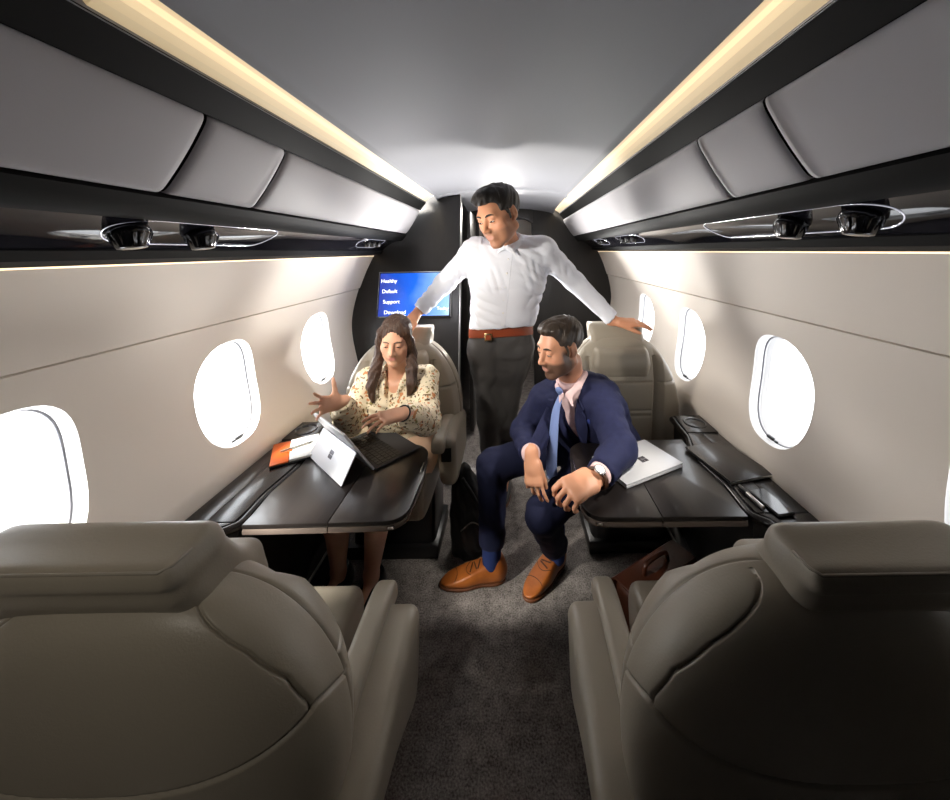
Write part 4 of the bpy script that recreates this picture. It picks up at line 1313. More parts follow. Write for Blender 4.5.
def skin_colors(base, heads, var=0.0):
    def col(V):
        C = np.tile(np.array(base, float), (len(V), 1))
        for h, lips, st in heads:
            h.tone(V, base, C, lips, st)
        return np.clip(C, 0, 1)
    return col

def surf(o, p, d):
    """first point of object o's surface met from p along d (object space)"""
    from mathutils.bvhtree import BVHTree
    me = o.data
    if o.name not in surf.cache:
        surf.cache[o.name] = BVHTree.FromPolygons([v.co for v in me.vertices], [p.vertices for p in me.polygons])
    h = surf.cache[o.name].ray_cast(Vector(p), Vector(d))
    return (h[0], h[1]) if h[0] is not None else (Vector(p), -Vector(d))
surf.cache = {}

# ---------------------------------------------------------------- the standing man in the white shirt
def standing_man():
    base = Vector((-0.01, 2.05, 0.0))
    root = tag(empty('person', base), 'standing person in a white shirt and charcoal trousers, hands resting on both seat tops', 'person', None)
    inv = Matrix.Translation(-base)
    H = Head((0.010, 1.640, 1.563), (-.60, -.70, -.40), 1.10, roll=0.06)
    Rsh, Rel, Rwr = v3(-.127, 1.83, 1.400), v3(-.300, 1.98, 1.238), v3(-.428, 1.905, 1.095)
    Lsh, Lel, Lwr = v3(.222, 1.83, 1.408), v3(.402, 1.97, 1.228), v3(.590, 1.905, 1.028)
    secs = [((-.006, 2.05, .80), .165, .115), ((-.005, 2.04, .88), .168, .118), ((-.003, 2.00, .96), .162, .108), ((.02, 1.94, 1.10), .165, .11), ((.040, 1.878, 1.27), .188, .118), ((.048, 1.835, 1.375), .165, .092), ((.055, 1.80, 1.44), .062, .058)]
    RH, RK, RA = v3(-.085, 2.05, .82), v3(-.082, 2.04, .44), v3(-.072, 2.10, .09)
    LH, LK, LA = v3(.068, 2.06, .82), v3(.008, 2.09, .43), v3(.000, 2.16, .09)
    F = Field()
    F.loft([(c, w - .02, d - .02) for c, w, d in secs], (1, 0, 0), k=0.03)
    F.rc((.055, 1.80, 1.415), (.026, 1.69, 1.515), .052, .050, k=0.03)
    H.build(F)
    for a, b, c in ((Rsh, Rel, Rwr), (Lsh, Lel, Lwr)):
        F.rc(a * .6 + v3(.05, 1.80, 1.41) * .4, a, .045, .045, k=0.03)
        F.rc(a, b, .044, .036, k=0.02); F.rc(b, c, .036, .026, k=0.015)
    for a, b, c in ((RH, RK, RA), (LH, LK, LA)):
        F.rc(a, b, .078, .050, k=0.03); F.rc(b, c, .050, .036, k=0.02)
        F.rc(c, c + v3(-.01, -.12, -.045), .035, .028, k=0.02)
    # right hand lies over the inner corner of her seat, left hand along the top of the other seat
    hand(F, Rwr + v3(-.012, -.012, -.012), (-.55, -.55, -.62), (-.35, -.35, .85), True, 1.0, ((25, 30, 20),) * 4, 5, (0.5, 0.8, -.2))
    hand(F, Lwr + v3(.018, -.008, -.010), (.93, -.22, -.02), (.05, -.18, .98), False, 1.05, ((6, 14, 14), (8, 16, 14), (12, 18, 16), (14, 20, 16)), 5, (0.35, 0.9, -.35), 0.1)
    body = sdf_obj('body', F, 0.0035, M_skin, root, inv=inv, it=1, color=skin_colors(lin(206, 146, 112), [(H, (.48, .23, .17), 0.38)]))
    H.features(root, inv, M_hairdark, 0.0040)
    # short dark hair, fuller on top
    F = Field()
    H.ell(F, (0, -.018, .046), (.080, .101, .086))
    H.ell(F, (0, .036, .098), (.056, .050, .034), k=0.02)
    H.ell(F, (.012, .070, .090), (.040, .022, .022), k=0.02)
    H.box(F, (0, .105, -.04), (.12, .055, .108), .012, k=0.010, mode='s')
    H.box(F, (0, .060, -.10), (.12, .060, .102), .012, k=0.010, mode='s')
    H.box(F, (0, -.03, -.130), (.12, .14, .075), .012, k=0.012, mode='s')
    for s in (-1, 1):
        H.ell(F, (s * .082, -.010, -.002), (.018, .022, .034), k=0.006, mode='s')
        H.rc(F, (s * .0745, .020, .02), (s * .072, .018, -.012), .007, .005, k=0.006)
    R = H.R
    sdf_obj('hair', F, 0.0038, M_hairdark, root, inv=inv, noise=lambda P: 0.0030 * np.sin(H.loc(P)[:, 0] * 210 + 5 * np.sin(H.loc(P)[:, 1] * 45 + 20 * H.loc(P)[:, 2])) * np.sin(H.loc(P)[:, 2] * 70 + H.loc(P)[:, 1] * 60))
    # shirt
    F = Field()
    sh = [((-.004, 2.02, .925), .176, .124)] + [(c, w + .010, d + .010) for c, w, d in secs[2:]]
    F.loft(sh, (1, 0, 0), k=0.03)
    for a, b, c in ((Rsh, Rel, Rwr), (Lsh, Lel, Lwr)):
        F.rc(a * .35 + v3(.05, 1.805, 1.418) * .65, a, .056, .060, k=0.045)
        F.rc(a, b, .062, .054, k=0.035); F.rc(b, c, .054, .040, k=0.02)
        e = unit(c - b)
        F.rc(c - e * .055, c - e * .004, .0405, .0415, k=0.003)
        F.cut(c - e * .002, e, c - .07, c + .07)
    F.cut((0, 2.0, .976), (0.04, -.18, -1), (-.3, 1.7, .7), (.3, 2.3, .99))
    ax = unit(v3(-.08, -.38, .92))
    F.cut(v3(.048, 1.775, 1.452), ax, (-.06, 1.55, 1.38), (.16, 1.95, 1.6), k=0.0)
    shirt = sdf_obj('shirt', F, 0.0055, M_shirt, root, inv=inv, it=2, noise=folds(3, .0048, (.9, .3, .7), 85))
    # collar: a folded band round the neck, open in front
    nb = v3(.050, 1.782, 1.440)
    cf = unit(v3(-.25, -1, 0) - ax * (v3(-.25, -1, 0) @ ax)); cr = np.cross(ax, cf)
    f = Field(); N = 26; pts = []
    for i in range(N + 1):
        a = math.radians(16 + 328 * i / N)
        pts.append(nb + (cf * math.cos(a) * .070 + cr * math.sin(a) * .064) + ax * (.004 + .016 * (1 - math.cos(a)) / 2))
    for i in range(N):
        f.rc(pts[i], pts[i + 1], .018, .018, flat=(unit(pts[i] - nb), .36), k=0.004)
    for t, sg in ((pts[0], 1), (pts[-1], -1)):
        out = unit(t - nb)
        f.rc(t, t + out * .012 - ax * .036 + cr * sg * .030 * (1 if (t - nb) @ cr > 0 else -1) * sg, .017, .005, k=0.006, flat=(unit(out + ax * .5), .35))
    sdf_obj('collar', f, 0.004, M_shirt, shirt, inv=inv, it=2)
    f = Field()
    for i in range(6):
        z = 1.36 - i * .068
        p = v3(.046 - i * .008, 0, z)
        h, nn = surf(shirt, inv @ Vector((p[0], 1.2, z)), (0, 1, 0))
        b = lathe('shirt_button', [(.001, 0), (.0055, 0), (.0055, .0018), (.001, .0022)], h, nn, M_white, shirt, 14)
    pl = []
    for z in np.linspace(1.40, .985, 22):
        h, nn = surf(shirt, inv @ Vector((.046 - (1.36 - z) * .118 + .016, 1.2, z)), (0, 1, 0)); pl.append(h)
    tube('placket_edge', pl, 0.0018, M_shirt, shirt, n=6)
    # trousers
    F = Field()
    F.loft([((-.003, 2.01, .955), .168, .116), ((-.005, 2.04, .88), .176, .126), ((-.006, 2.05, .79), .150, .108)], (1, 0, 0), k=0.02)
    for a, b, c in ((RH, RK, RA), (LH, LK, LA)):
        F.rc(a + v3(0, 0, .01), b, .092, .060, k=0.07); F.rc(b, c + v3(0, 0, -.03), .060, .052, k=0.02)
    F.cut((0, 2.0, .965), (-.04, .18, 1))
    F.cut((0, 2.0, .045), (0, 0, -1))
    tr = sdf_obj('trousers', F, 0.0065, M_trouser, root, inv=inv, it=2, noise=folds(8, .0050, (.8, .2, .8), 75))
    # belt
    F = Field()
    F.loft([((-.004, 2.025, .90), .181, .129), ((-.003, 2.00, 1.0), .177, .124)], (1, 0, 0))
    nrm = unit(v3(-.04, .18, 1))
    F.cut(v3(0, 2.0, .978), nrm); F.cut(v3(0, 2.0, .928), -nrm)
    belt = sdf_obj('belt', F, 0.0045, M_belt, root, inv=inv, it=1)
    h, nn = surf(belt, inv @ Vector((-.066, 1.6, .952)), (0, 1, 0))
    rbox('buckle', h + Vector((0, -.009, 0)), (.040, .010, .042), M_gold, belt, .003, 2)
    rbox('buckle_inset', h + Vector((0, -.0145, 0)), (.026, .003, .026), M_belt, belt, .001, 1)
    for (c, k) in ((RA, 0), (LA, 1)):
        shoe(root, inv, (c[0], c[1] + .05, 0), (c[0] - .02, c[1] - .21, 0), M_pump, laces=False)
    return root
standing_man()

# ---------------------------------------------------------------- the woman at the left table
def seated_woman():
    base = Vector((-0.47, 1.66, 0.0))
    root = tag(empty('person', base), 'seated person with long brown hair in a patterned blouse, gesturing over a laptop', 'person')
    inv = Matrix.Translation(-base)
    H = Head((-0.456, 1.595, 1.020), (.06, -.93, -.26), 0.83, roll=-0.04, female=True)
    Rsh, Rel, Rwr = v3(-.600, 1.645, .822), v3(-.628, 1.50, .700), v3(-.590, 1.355, .840)
    Lsh, Lel, Lwr = v3(-.338, 1.645, .828), v3(-.300, 1.475, .712), v3(-.338, 1.310, .815)
    secs = [((-.468, 1.66, .46), .155, .115), ((-.468, 1.665, .52), .150, .110), ((-.468, 1.66, .60), .118, .090), ((-.468, 1.645, .70), .128, .098), ((-.467, 1.645, .785), .125, .078), ((-.464, 1.65, .862), .046, .044)]
    F = Field()
    F.loft([(c, w - .012, d - .012) for c, w, d in secs], (1, 0, 0), k=0.03)
    for s in (-1, 1):
        F.ell((-.468 + s * .058, 1.575, .715), (.05, .045, .05), k=0.03)
    F.rc((-.463, 1.645, .845), (-.459, 1.605, .945), .044, .042, k=0.022)
    H.build(F)
    for a, b, c in ((Rsh, Rel, Rwr), (Lsh, Lel, Lwr)):
        F.rc(a * .6 + v3(-.466, 1.65, .83) * .4, a, .034, .036, k=0.03)
        F.rc(a, b, .036, .030, k=0.02); F.rc(b, c, .030, .021, k=0.015)
    RK, RA = v3(-.590, 1.29, .495), v3(-.668, 1.47, .11); LK, LA = v3(-.440, 1.31, .495), v3(-.525, 1.45, .11)
    for h, k_, a, t in ((v3(-.545, 1.64, .475), RK, RA, v3(-.71, 1.36, .03)), (v3(-.392, 1.64, .475), LK, LA, v3(-.545, 1.33, .03))):
        F.rc(h, k_, .068, .050, k=0.03); F.chain([k_, k_ * .68 + a * .32 + v3(0, .015, 0), a], [.047, .046, .028], k=0.02)
        F.rc(a, v3(a[0], a[1] + .02, .05), .028, .024, k=0.02); F.rc(v3(a[0], a[1], .07), t, .026, .018, k=0.02)
    hand(F, Rwr + v3(-.004, -.010, .008), (-.42, -.88, .20), (-.90, .40, -.10), True, 0.78, ((8, 14, 10), (6, 12, 10), (10, 14, 12), (12, 18, 14)), 17, (0.95, 0.28, -.1), 0.05, k=0.008)
    hand(F, Lwr + v3(-.008, -.010, .004), (-.66, -.66, .10), (-.05, -.40, .90), False, 0.80, ((10, 16, 12), (12, 18, 14), (16, 20, 14), (18, 22, 16)), 7, (0.5, 0.85, -.25), 0.15)
    sdf_obj('body', F, 0.0034, M_skin, root, inv=inv, it=1, color=skin_colors(lin(226, 172, 142), [(H, (.56, .22, .18), 0.0)]))
    H.features(root, inv, M_hairlong, 0.0036)
    # long straight hair parted in the middle
    F = Field()
    H.ell(F, (0, -.016, .042), (.081, .101, .087))
    H.ell(F, (0, -.065, -.06), (.072, .045, .12), k=0.03)
    H.ell(F, (0, .096, -.022), (.055, .060, .108), k=0.012, mode='s')
    H.rc(F, (0, .10, .135), (0, -.02, .142), .010, .008, k=0.012, mode='s')
    for s in (-1, 1):
        pts = [H.w((s * x, y, z)) for x, y, z in ((.036, .040, .104), (.066, .040, .062), (.078, .026, .0), (.083, .018, -.08))]
        end = [v3(-.538, 1.555, .885), v3(-.548, 1.540, .83), v3(-.540, 1.530, .775)] if s > 0 else [v3(-.380, 1.565, .895), v3(-.376, 1.545, .84), v3(-.385, 1.540, .795)]
        F.chain(pts + end, [.010, .014, .018, .022, .024, .020, .010], k=0.015)
    sdf_obj('hair', F, 0.004, M_hairlong, root, inv=inv, it=2, noise=lambda P: 0.0022 * np.sin(np.arctan2(H.loc(P)[:, 0], H.loc(P)[:, 1] + .02) * 42 + 2.5 * np.sin(P[:, 2] * 22)))
    # blouse with full sleeves and an open neck
    F = Field()
    F.loft([(c, w + .012, d + .012) for c, w, d in secs[1:]], (1, 0, 0), k=0.03)
    for s in (-1, 1):
        F.ell((-.468 + s * .058, 1.575, .712), (.058, .052, .06), k=0.04)
    for a, b, c in ((Rsh, Rel, Rwr), (Lsh, Lel, Lwr)):
        F.rc(a * .45 + v3(-.466, 1.65, .838) * .55, a, .042, .050, k=0.035)
        F.rc(a, b, .050, .056, k=0.03); F.rc(b, b * .3 + c * .7, .056, .046, k=0.02); F.rc(b * .3 + c * .7, c, .046, .030, k=0.012)
        e = unit(c - b)
        F.rc(c - e * .03, c, .029, .029, k=0.002)
        F.cut(c + e * .002, e, c - .06, c + .06)
    F.chain([v3(-.464, 1.600, .880), v3(-.466, 1.548, .80), v3(-.467, 1.520, .735)], [.050, .030, .006], k=0.008, mode='s')
    F.rc((-.463, 1.63, .87), (-.462, 1.60, .93), .055, .060, mode='s')
    bl = sdf_obj('blouse', F, 0.005, M_blouse, root, inv=inv, it=2, noise=folds(5, .0052, (.4, .2, 1), 120))
    f = Field()
    for s in (-1, 1):
        f.chain([v3(-.464 + s * .030, 1.665, .885), v3(-.464 + s * .056, 1.625, .872), v3(-.465 + s * .046, 1.570, .835), v3(-.467 + s * .030, 1.540, .800)], [.012, .015, .016, .007], k=0.006, flat=((s * .5, -.75, .5), .4))
    sdf_obj('collar', f, 0.004, M_blouse, bl, inv=inv, it=2)
    for z in (.725, .69, .655):
        h, nn = surf(bl, inv @ Vector((-.468, 1.2, z)), (0, 1, 0))
        lathe('blouse_button', [(.001, 0), (.006, 0), (.006, .002), (.001, .003)], h, nn, M_gold, bl, 14)
    # bracelet on her left wrist
    e = unit(Lwr - Lel); p = Lwr + e * .010
    s1 = unit(np.cross(e, v3(0, 0, 1))); s2 = np.cross(e, s1)
    tube('bracelet', [tuple(inv @ Vector(p + (s1 * math.cos(a) + s2 * math.sin(a)) * .0265)) for a in np.linspace(0, 2 * PI, 20, endpoint=False)], .0028, M_bagblack, root, closed=True)
    F = Field()
    F.loft([((-.468, 1.66, .56), .135, .110), ((-.468, 1.66, .50), .162, .125), ((-.468, 1.64, .47), .165, .125)], (1, 0, 0))
    F.rc((-.545, 1.62, .478), (-.585, 1.34, .500), .082, .070, k=0.03); F.rc((-.392, 1.62, .478), (-.445, 1.36, .500), .082, .070, k=0.05)
    F.rc((-.468, 1.6, .485), (-.515, 1.36, .50), .075, .066, k=0.05)
    sdf_obj('skirt', F, 0.006, M_skirt, root, inv=inv, it=2, noise=folds(9, .004, (1, 0, .3), 50))
    for a, t in ((RA, v3(-.715, 1.345, 0)), (LA, v3(-.548, 1.315, 0))):
        shoe(root, inv, (a[0] + .01, a[1] + .055, 0), tuple(t), M_pump, laces=False)
    return root
seated_woman()

# ---------------------------------------------------------------- the man in the navy suit
def suited_man():
    base = Vector((0.40, 1.60, 0.0))
    root = tag(empty('person', base), 'seated person in a navy suit and blue tie, leaning one arm on the right table', 'person')
    inv = Matrix.Translation(-base)
    H = Head((0.248, 1.425, 1.018), (-.84, -.50, -.20), 0.94, roll=-0.02)
    Rsh, Rel, Rwr = v3(.207, 1.635, .722), v3(.104, 1.62, .592), v3(.122, 1.370, .630)
    Lsh, Lel, Lwr = v3(.418, 1.475, .782), v3(.432, 1.275, .695), v3(.330, 1.142, .688)
    side = unit(Lsh - Rsh)
    secs = [((.445, 1.63, .50), .175, .130), ((.41, 1.605, .60), .158, .112), ((.362, 1.57, .70), .172, .114), ((.330, 1.552, .765), .155, .090), ((.304, 1.508, .835), .060, .056)]
    RH, RK, RA = v3(.42, 1.70, .52), v3(-.035, 1.525, .492), v3(-.045, 1.535, .09)
    LH, LK, LA = v3(.46, 1.54, .52), v3(.163, 1.360, .405), v3(.232, 1.57, .09)
    F = Field()
    F.loft([(c, w - .02, d - .02) for c, w, d in secs], side, k=0.03)
    F.rc((.305, 1.515, .815), (.285, 1.455, .945), .054, .053, k=0.03)
    H.build(F)
    nb = v3(.310, 1.53, .80)
    for a, b, c in ((Rsh, Rel, Rwr), (Lsh, Lel, Lwr)):
        F.rc(a * .6 + nb * .4, a, .045, .045, k=0.03)
        F.rc(a, b, .044, .036, k=0.02); F.rc(b, c, .036, .026, k=0.015)
    for a, b, c, t in ((RH, RK, RA, v3(-.18, 1.52, .03)), (LH, LK, LA, v3(.155, 1.53, .03))):
        F.rc(a, b, .072, .052, k=0.03); F.rc(b, c, .050, .034, k=0.02)
    hand(F, Rwr + v3(.004, -.018, -.014), (.05, -.30, -.95), (-.40, -.87, .28), True, 0.90, ((8, 16, 12), (14, 24, 16), (22, 34, 18), (30, 40, 20)), 8, (0.30, 0.92, -.35), 0.12)
    hand(F, Lwr + v3(-.022, -.016, -.002), (-.86, -.48, -.08), (-.06, -.44, .88), False, 1.08, ((48, 48, 24), (50, 52, 26), (54, 54, 28), (58, 54, 28)), 5, (0.42, 0.88, -.30), 0.25)
    sdf_obj('body', F, 0.0035, M_skin, root, inv=inv, it=1, color=skin_colors(lin(212, 154, 122), [(H, (.46, .22, .17), 0.85)]))
    H.features(root, inv, M_hairbrown, 0.0042)
    F = Field()
    H.ell(F, (0, -.020, .044), (.0785, .098, .084))
    H.ell(F, (0, .030, .094), (.056, .055, .030), k=0.02)
    H.box(F, (0, .110, -.04), (.12, .055, .112), .012, k=0.012, mode='s')
    H.box(F, (0, .068, -.10), (.12, .060, .105), .012, k=0.012, mode='s')
    H.box(F, (0, -.03, -.125), (.12, .14, .075), .012, k=0.012, mode='s')
    for s in (-1, 1):
        H.ell(F, (s * .082, -.010, -.002), (.018, .022, .034), k=0.006, mode='s')
        H.rc(F, (s * .0745, .022, .02), (s * .0715, .020, -.016), .0065, .0045, k=0.006)
    sdf_obj('hair', F, 0.0038, M_hairbrown, root, inv=inv, noise=lambda P: 0.0026 * np.sin(H.loc(P)[:, 0] * 220 + 5 * np.sin(H.loc(P)[:, 1] * 45 + 20 * H.loc(P)[:, 2])) * np.sin(H.loc(P)[:, 2] * 70 + H.loc(P)[:, 1] * 60))
    # shirt: front and cuffs show
    F = Field()
    F.loft([(c, w - .006, d - .006) for c, w, d in secs], side, k=0.02)
    F.rc((.305, 1.515, .815), (.293, 1.478, .892), .062, .059, k=0.02)
    for b, c in ((Rel, Rwr), (Lel, Lwr)):
        e = unit(c - b)
        F.rc(c - e * .06, c + e * .016, .036, .036); F.cut(c + e * .014, e, c - .06, c + .06)
    nax = unit(v3(-.02, -.06, .13))
    F.cut(v3(.291, 1.474, .890), nax, (.18, 1.36, .82), (.42, 1.60, .99))
    shirt = sdf_obj('shirt', F, 0.005, M_pink, root, inv=inv, it=1)
    # trousers
    F = Field()
    F.loft([((.44, 1.63, .58), .150, .115), ((.445, 1.63, .50), .178, .135), ((.45, 1.63, .47), .170, .125)], side)
    for a, b, c in ((RH, RK, RA), (LH, LK, LA)):
        F.rc(a, b, .086, .064, k=0.03); F.rc(b, b * .25 + c * .75, .062, .054, k=0.02); F.rc(b * .25 + c * .75, c + v3(0, 0, .03), .054, .052, k=0.01)
    F.cut(v3(-.045, 1.535, .158), (0, 0, -1), (-.2, 1.4, 0), (.1, 1.65, .3))
    F.cut(v3(.232, 1.57, .105), (0, 0, -1), (.12, 1.44, 0), (.36, 1.72, .2))
    sdf_obj('trousers', F, 0.006, M_navy2, root, inv=inv, it=2, noise=folds(12, .0045, (.6, .2, 1), 80))
    # jacket, unbuttoned
    fwd = np.cross(unit(np.array(secs[3][0]) - np.array(secs[0][0])), side)
    if fwd[1] > 0: fwd = -fwd
    fwd = unit(fwd)
    F = Field()
    js = [((.452, 1.635, .475), .200, .150)] + [(c, w + .014, d + .014) for c, w, d in secs[:4]] + [((.308, 1.518, .826), .078, .068)]
    F.loft(js, side, k=0.03)
    for a, b, c in ((Rsh, Rel, Rwr), (Lsh, Lel, Lwr)):
        F.rc(a * .4 + nb * .6, a, .060, .066, k=0.045)
        F.rc(a, b, .068, .058, k=0.03); F.rc(b, c, .058, .044, k=0.02)
        e = unit(c - b); F.cut(c - e * .006, e, c - .07, c + .07)
    a0 = v3(.298, 1.480, .870); C = [np.array(s_[0]) + fwd * (s_[2] + .02) for s_ in secs]
    F.chain([a0 + fwd * .03, C[3] + fwd * .01, C[2], C[1], C[0] + fwd * .02], [.050, .034, .024, .022, .03], k=0.006, mode='s')
    F.rc(v3(.300, 1.50, .86), v3(.288, 1.465, .94), .062, .064, mode='s')
    jk = sdf_obj('jacket', F, 0.0052, M_navy, root, inv=inv, it=2, noise=folds(21, .0050, (.5, .3, 1), 75))
    up = unit(np.array(secs[3][0]) - np.array(secs[1][0]))
    ctr = [np.array(s_[0]) for s_ in secs]
    for s in (-1, 1):
        # lapel: a flat turned-back strip lying on the jacket front, wide at the notch and narrow at the button
        stn = [(ctr[3] + up * .075 - side * .0, .040, .070), (ctr[3] + up * .040, .034, .088), (ctr[3] + up * .030, .032, .076), (ctr[3], .028, .086), (ctr[2] + up * .03, .024, .078), (ctr[2], .021, .064), (ctr[1] + up * .04, .020, .036), (ctr[1] + up * .01, .019, .022)]
        nt = 28; nu_ = 7
        tt = np.linspace(0, len(stn) - 1, nt)
        V = []; F_ = []
        for lay in (0, 1):
            for t in tt:
                i0 = min(int(t), len(stn) - 2); fr = t - i0
                o_ = stn[i0][0] * (1 - fr) + stn[i0 + 1][0] * fr
                a_ = stn[i0][1] * (1 - fr) + stn[i0 + 1][1] * fr; b_ = stn[i0][2] * (1 - fr) + stn[i0 + 1][2] * fr
                for u_ in np.linspace(0, 1, nu_):
                    q = o_ + side * s * (a_ + (b_ - a_) * u_)
                    h, nn = surf(jk, inv @ Vector(q + fwd * .30), -fwd)
                    V.append(h + Vector(fwd) * ((.0110 if lay == 0 else .0005) - .003 * abs(u_ - .5)))
        n1 = nt * nu_
        for lay in (0, 1):
            for i_ in range(nt - 1):
                for k_ in range(nu_ - 1):
                    a1 = lay * n1 + i_ * nu_ + k_
                    F_.append((a1, a1 + 1, a1 + nu_ + 1, a1 + nu_))
        rim = [i_ * nu_ for i_ in range(nt)] + [(nt - 1) * nu_ + k_ for k_ in range(1, nu_)] + [i_ * nu_ + nu_ - 1 for i_ in range(nt - 2, -1, -1)] + [k_ for k_ in range(nu_ - 2, 0, -1)]
        for i_ in range(len(rim)):
            a1, b1 = rim[i_], rim[(i_ + 1) % len(rim)]
            F_.append((a1, b1, b1 + n1, a1 + n1))
        lo_ = mesh_obj('lapel', V, F_, M_navy, jk)
        lo_.data.set_sharp_from_angle(angle=0.9)
        f = Field()
        f.chain([v3(.292, 1.470, .872) + side * s * .058 - fwd * .03, v3(.290, 1.462, .868) + side * s * .048 + fwd * .030, v3(.292, 1.46, .858) + side * s * .016 + fwd * .062, v3(.295, 1.465, .825) + side * s * .034 + fwd * .075], [.014, .015, .014, .006], k=0.006, flat=(unit(fwd + side * s * .5 + up * .5), .4))
        sdf_obj('collar', f, 0.0042, M_pink, shirt, inv=inv, it=2)
    # tie: knot at the collar, blade hanging to the lap
    k0 = v3(.240, 1.420, .848)
    f = Field()
    f.rc(k0, k0 - up * .028, .0155, .0105, flat=(fwd, .6))
    T = [k0 - up * .022, v3(.226, 1.425, .76), v3(.214, 1.425, .65), v3(.206, 1.430, .55), v3(.208, 1.436, .50), v3(.210, 1.440, .475)]
    Tm = catmull(T, 6); Wd = np.interp(np.linspace(0, 5, len(Tm)), [0, 1, 2, 3, 4, 5], [.011, .017, .021, .024, .0245, .001])
    sd = unit(side + v3(.1, .1, 0)); nf = unit(np.cross(sd, up)); nf = nf if nf @ fwd > 0 else -nf
    V = []; F_ = []
    for p, w_ in zip(Tm, Wd):
        for (a_, b_) in ((-1, 0), (-.92, .0028), (0, .0052), (.92, .0028), (1, 0), (.9, -.002), (0, -.003), (-.9, -.002)):
            V.append(inv @ Vector(p + sd * w_ * a_ + nf * b_))
    for i_ in range(len(Tm) - 1):
        for k_ in range(8):
            F_.append((i_ * 8 + k_, i_ * 8 + (k_ + 1) % 8, i_ * 8 + 8 + (k_ + 1) % 8, i_ * 8 + 8 + k_))
    F_.append(tuple(range(8))); F_.append(tuple((len(Tm) - 1) * 8 + k_ for k_ in range(8)))
    tie = mesh_obj('tie', V, F_, M_tie, root)
    sdf_obj('tie_knot', f, 0.003, M_tie, tie, inv=inv, it=2)
    # pocket square
    p = np.array(secs[2][0]) + side * .085 + up * .055
    h, nn = surf(jk, inv @ Vector(p + fwd * .4), -fwd)
    f = Field(); hw = np.array(h + Vector(base))
    for i in range(4):
        q = hw + side * (i - 1.5) * .013
        f.rc(q, q + up * (.018 + .006 * (i % 2)), .008, .004, flat=(fwd, .5), k=0.003)
    sdf_obj('pocket_square', f, 0.003, M_tie2, jk, inv=inv)
    # watch
    e = unit(Lwr - Lel); p = Lwr + e * .024
    n = unit(v3(.10, -.42, .90) - e * (v3(.10, -.42, .90) @ e)); s1 = np.cross(e, n)
    wt = tube('watch', [tuple(inv @ Vector(p + (s1 * math.cos(a) * .033 + n * math.sin(a) * .027))) for a in np.linspace(0, 2 * PI, 28, endpoint=False)], .0062, M_strap, root, closed=True, n=8)
    lathe('watch_case', [(.001, -.003), (.0175, -.003), (.019, .003), (.017, .006), (.0155, .0055)], inv @ Vector(p + n * .031), n, M_chrome, wt, 28)
    lathe('watch_dial', [(.001, .0), (.0150, .0), (.0150, .0060), (.001, .0062)], inv @ Vector(p + n * .031), n, M_white, wt, 28)
    # socks and tan shoes
    for c, nm in ((RA, 'sock'), (LA, 'sock')):
        f = Field(); f.rc(c + v3(0, 0, .10), c + v3(0, 0, -.02), .042, .040)
        sdf_obj('sock', f, 0.005, M_sock, root, inv=inv)
    shoe(root, inv, (.010, 1.540, 0), (-.262, 1.515, 0), M_tan)
    shoe(root, inv, (.262, 1.625, 0), (.098, 1.440, 0), M_tan)
    return root
M_tie2 = cloth('pocket_silk', lin(52, 66, 132), 0.5, 0.0)
M_strap = mat('watch_strap', lin(70, 42, 26), 0.5)
suited_man()
# ------------------------------------------------------------------ light, sky, camera
w = bpy.data.worlds.new('World'); scene.world = w; w.use_nodes = True
bgn = w.node_tree.nodes['Background']
wn = w.node_tree
tcw = wn.nodes.new('ShaderNodeTexCoord'); sxw = wn.nodes.new('ShaderNodeSeparateXYZ'); mrw = wn.nodes.new('ShaderNodeMapRange')
wn.links.new(tcw.outputs['Generated'], sxw.inputs[0]); wn.links.new(sxw.outputs[0], mrw.inputs['Value'])
mrw.inputs['From Min'].default_value = -0.6; mrw.inputs['From Max'].default_value = 0.6
mrw.inputs['To Min'].default_value = 6.0; mrw.inputs['To Max'].default_value = 2.4     # the sunny side of the sky is brighter
wn.links.new(mrw.outputs[0], bgn.inputs[1])
bgn.inputs[0].default_value = (0.95, 0.97, 1.0, 1)

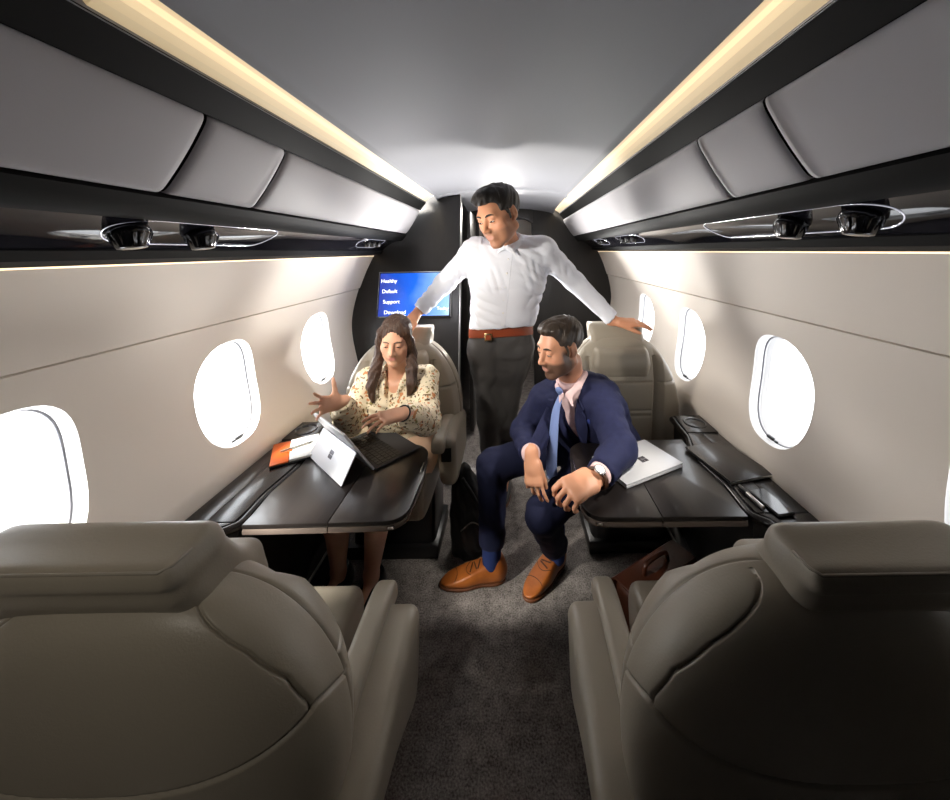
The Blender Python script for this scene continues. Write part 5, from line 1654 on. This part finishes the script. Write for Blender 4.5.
def light(name, kind, loc, target, energy, col=(1, 1, 1), **kw):
    l = bpy.data.lights.new(name, kind); l.energy = energy; l.color = col
    for k, v in kw.items(): setattr(l, k, v)
    o = bpy.data.objects.new(name, l); o.location = loc
    d = Vector(target) - Vector(loc)
    o.rotation_euler = d.to_track_quat('-Z', 'Y').to_euler()
    return link(o)
light('sun', 'SUN', (-4, -1.6, 3.4), (0, 1.4, 0.2), 18.0, (1.0, 0.94, 0.84), angle=math.radians(16))
light('galley_lamp', 'AREA', (0.04, 2.45, 0.95), (0.0, 1.5, 1.95), 10, (1.0, 0.97, 0.92), shape='DISK', size=0.16)
light('vestibule_lamp', 'AREA', (0.0, 2.95, 1.74), (0.0, 2.3, 0.6), 6, (1.0, 0.95, 0.88), shape='DISK', size=0.3)
light('ceiling_fill', 'AREA', (0.55, 2.85, 1.05), (0.05, 1.8, 1.85), 4.5, (1.0, 0.98, 0.95), shape='DISK', size=0.2)  # added unseen fill that brightens the right rear ceiling and bins
light('ceiling_fill', 'AREA', (-0.42, 2.12, 1.16), (-0.05, 1.3, 1.84), 4.5, (1.0, 0.97, 0.93), shape='DISK', size=0.15)  # added unseen fill that brightens the ceiling from the left
light('seat_fill', 'SPOT', (-0.50, -0.30, 1.62), (-0.62, 0.55, 0.76), 8.0, (1.0, 0.92, 0.80), spot_size=math.radians(44), spot_blend=1.0, shadow_soft_size=0.12)  # added unseen fill for the back of the left front seat
def add_key(loc, target, energy, ang, col=(1.0, 0.93, 0.83), rad=0.03):
    light('key_spot', 'SPOT', loc, target, energy, col, spot_size=math.radians(ang), spot_blend=0.6, shadow_soft_size=rad)  # added spots serving as key light on the people and carpet
add_key((-0.72, 0.955, 1.42), (0.05, 1.85, 1.30), 34, 46)
add_key((-0.72, 0.775, 1.42), (0.30, 1.50, 0.72), 34, 44)
add_key((-0.70, 1.02, 1.42), (-0.45, 1.62, 0.86), 17, 44)
add_key((0.72, 0.90, 1.42), (0.06, 1.66, 0.0), 26, 36)
cam = bpy.data.cameras.new('camera'); co = link(bpy.data.objects.new('camera', cam))
cam.sensor_width = 36; cam.lens = 36 * 360 / 950
cam.shift_x = (475 - 511) / 950; cam.shift_y = (251 - 400) / 950
cam.clip_start = 0.02
co.matrix_world = Matrix.Translation((0.06, 0, 1.40)) @ Matrix.Rotation(PI / 2, 4, 'X') @ Matrix.Rotation(math.radians(-1.0), 4, 'Z')
scene.camera = co
vs = scene.view_settings
vs.view_transform = 'Standard'; vs.look = 'None'; vs.gamma = 1.0; vs.exposure = 0.74
vs.use_curve_mapping = False
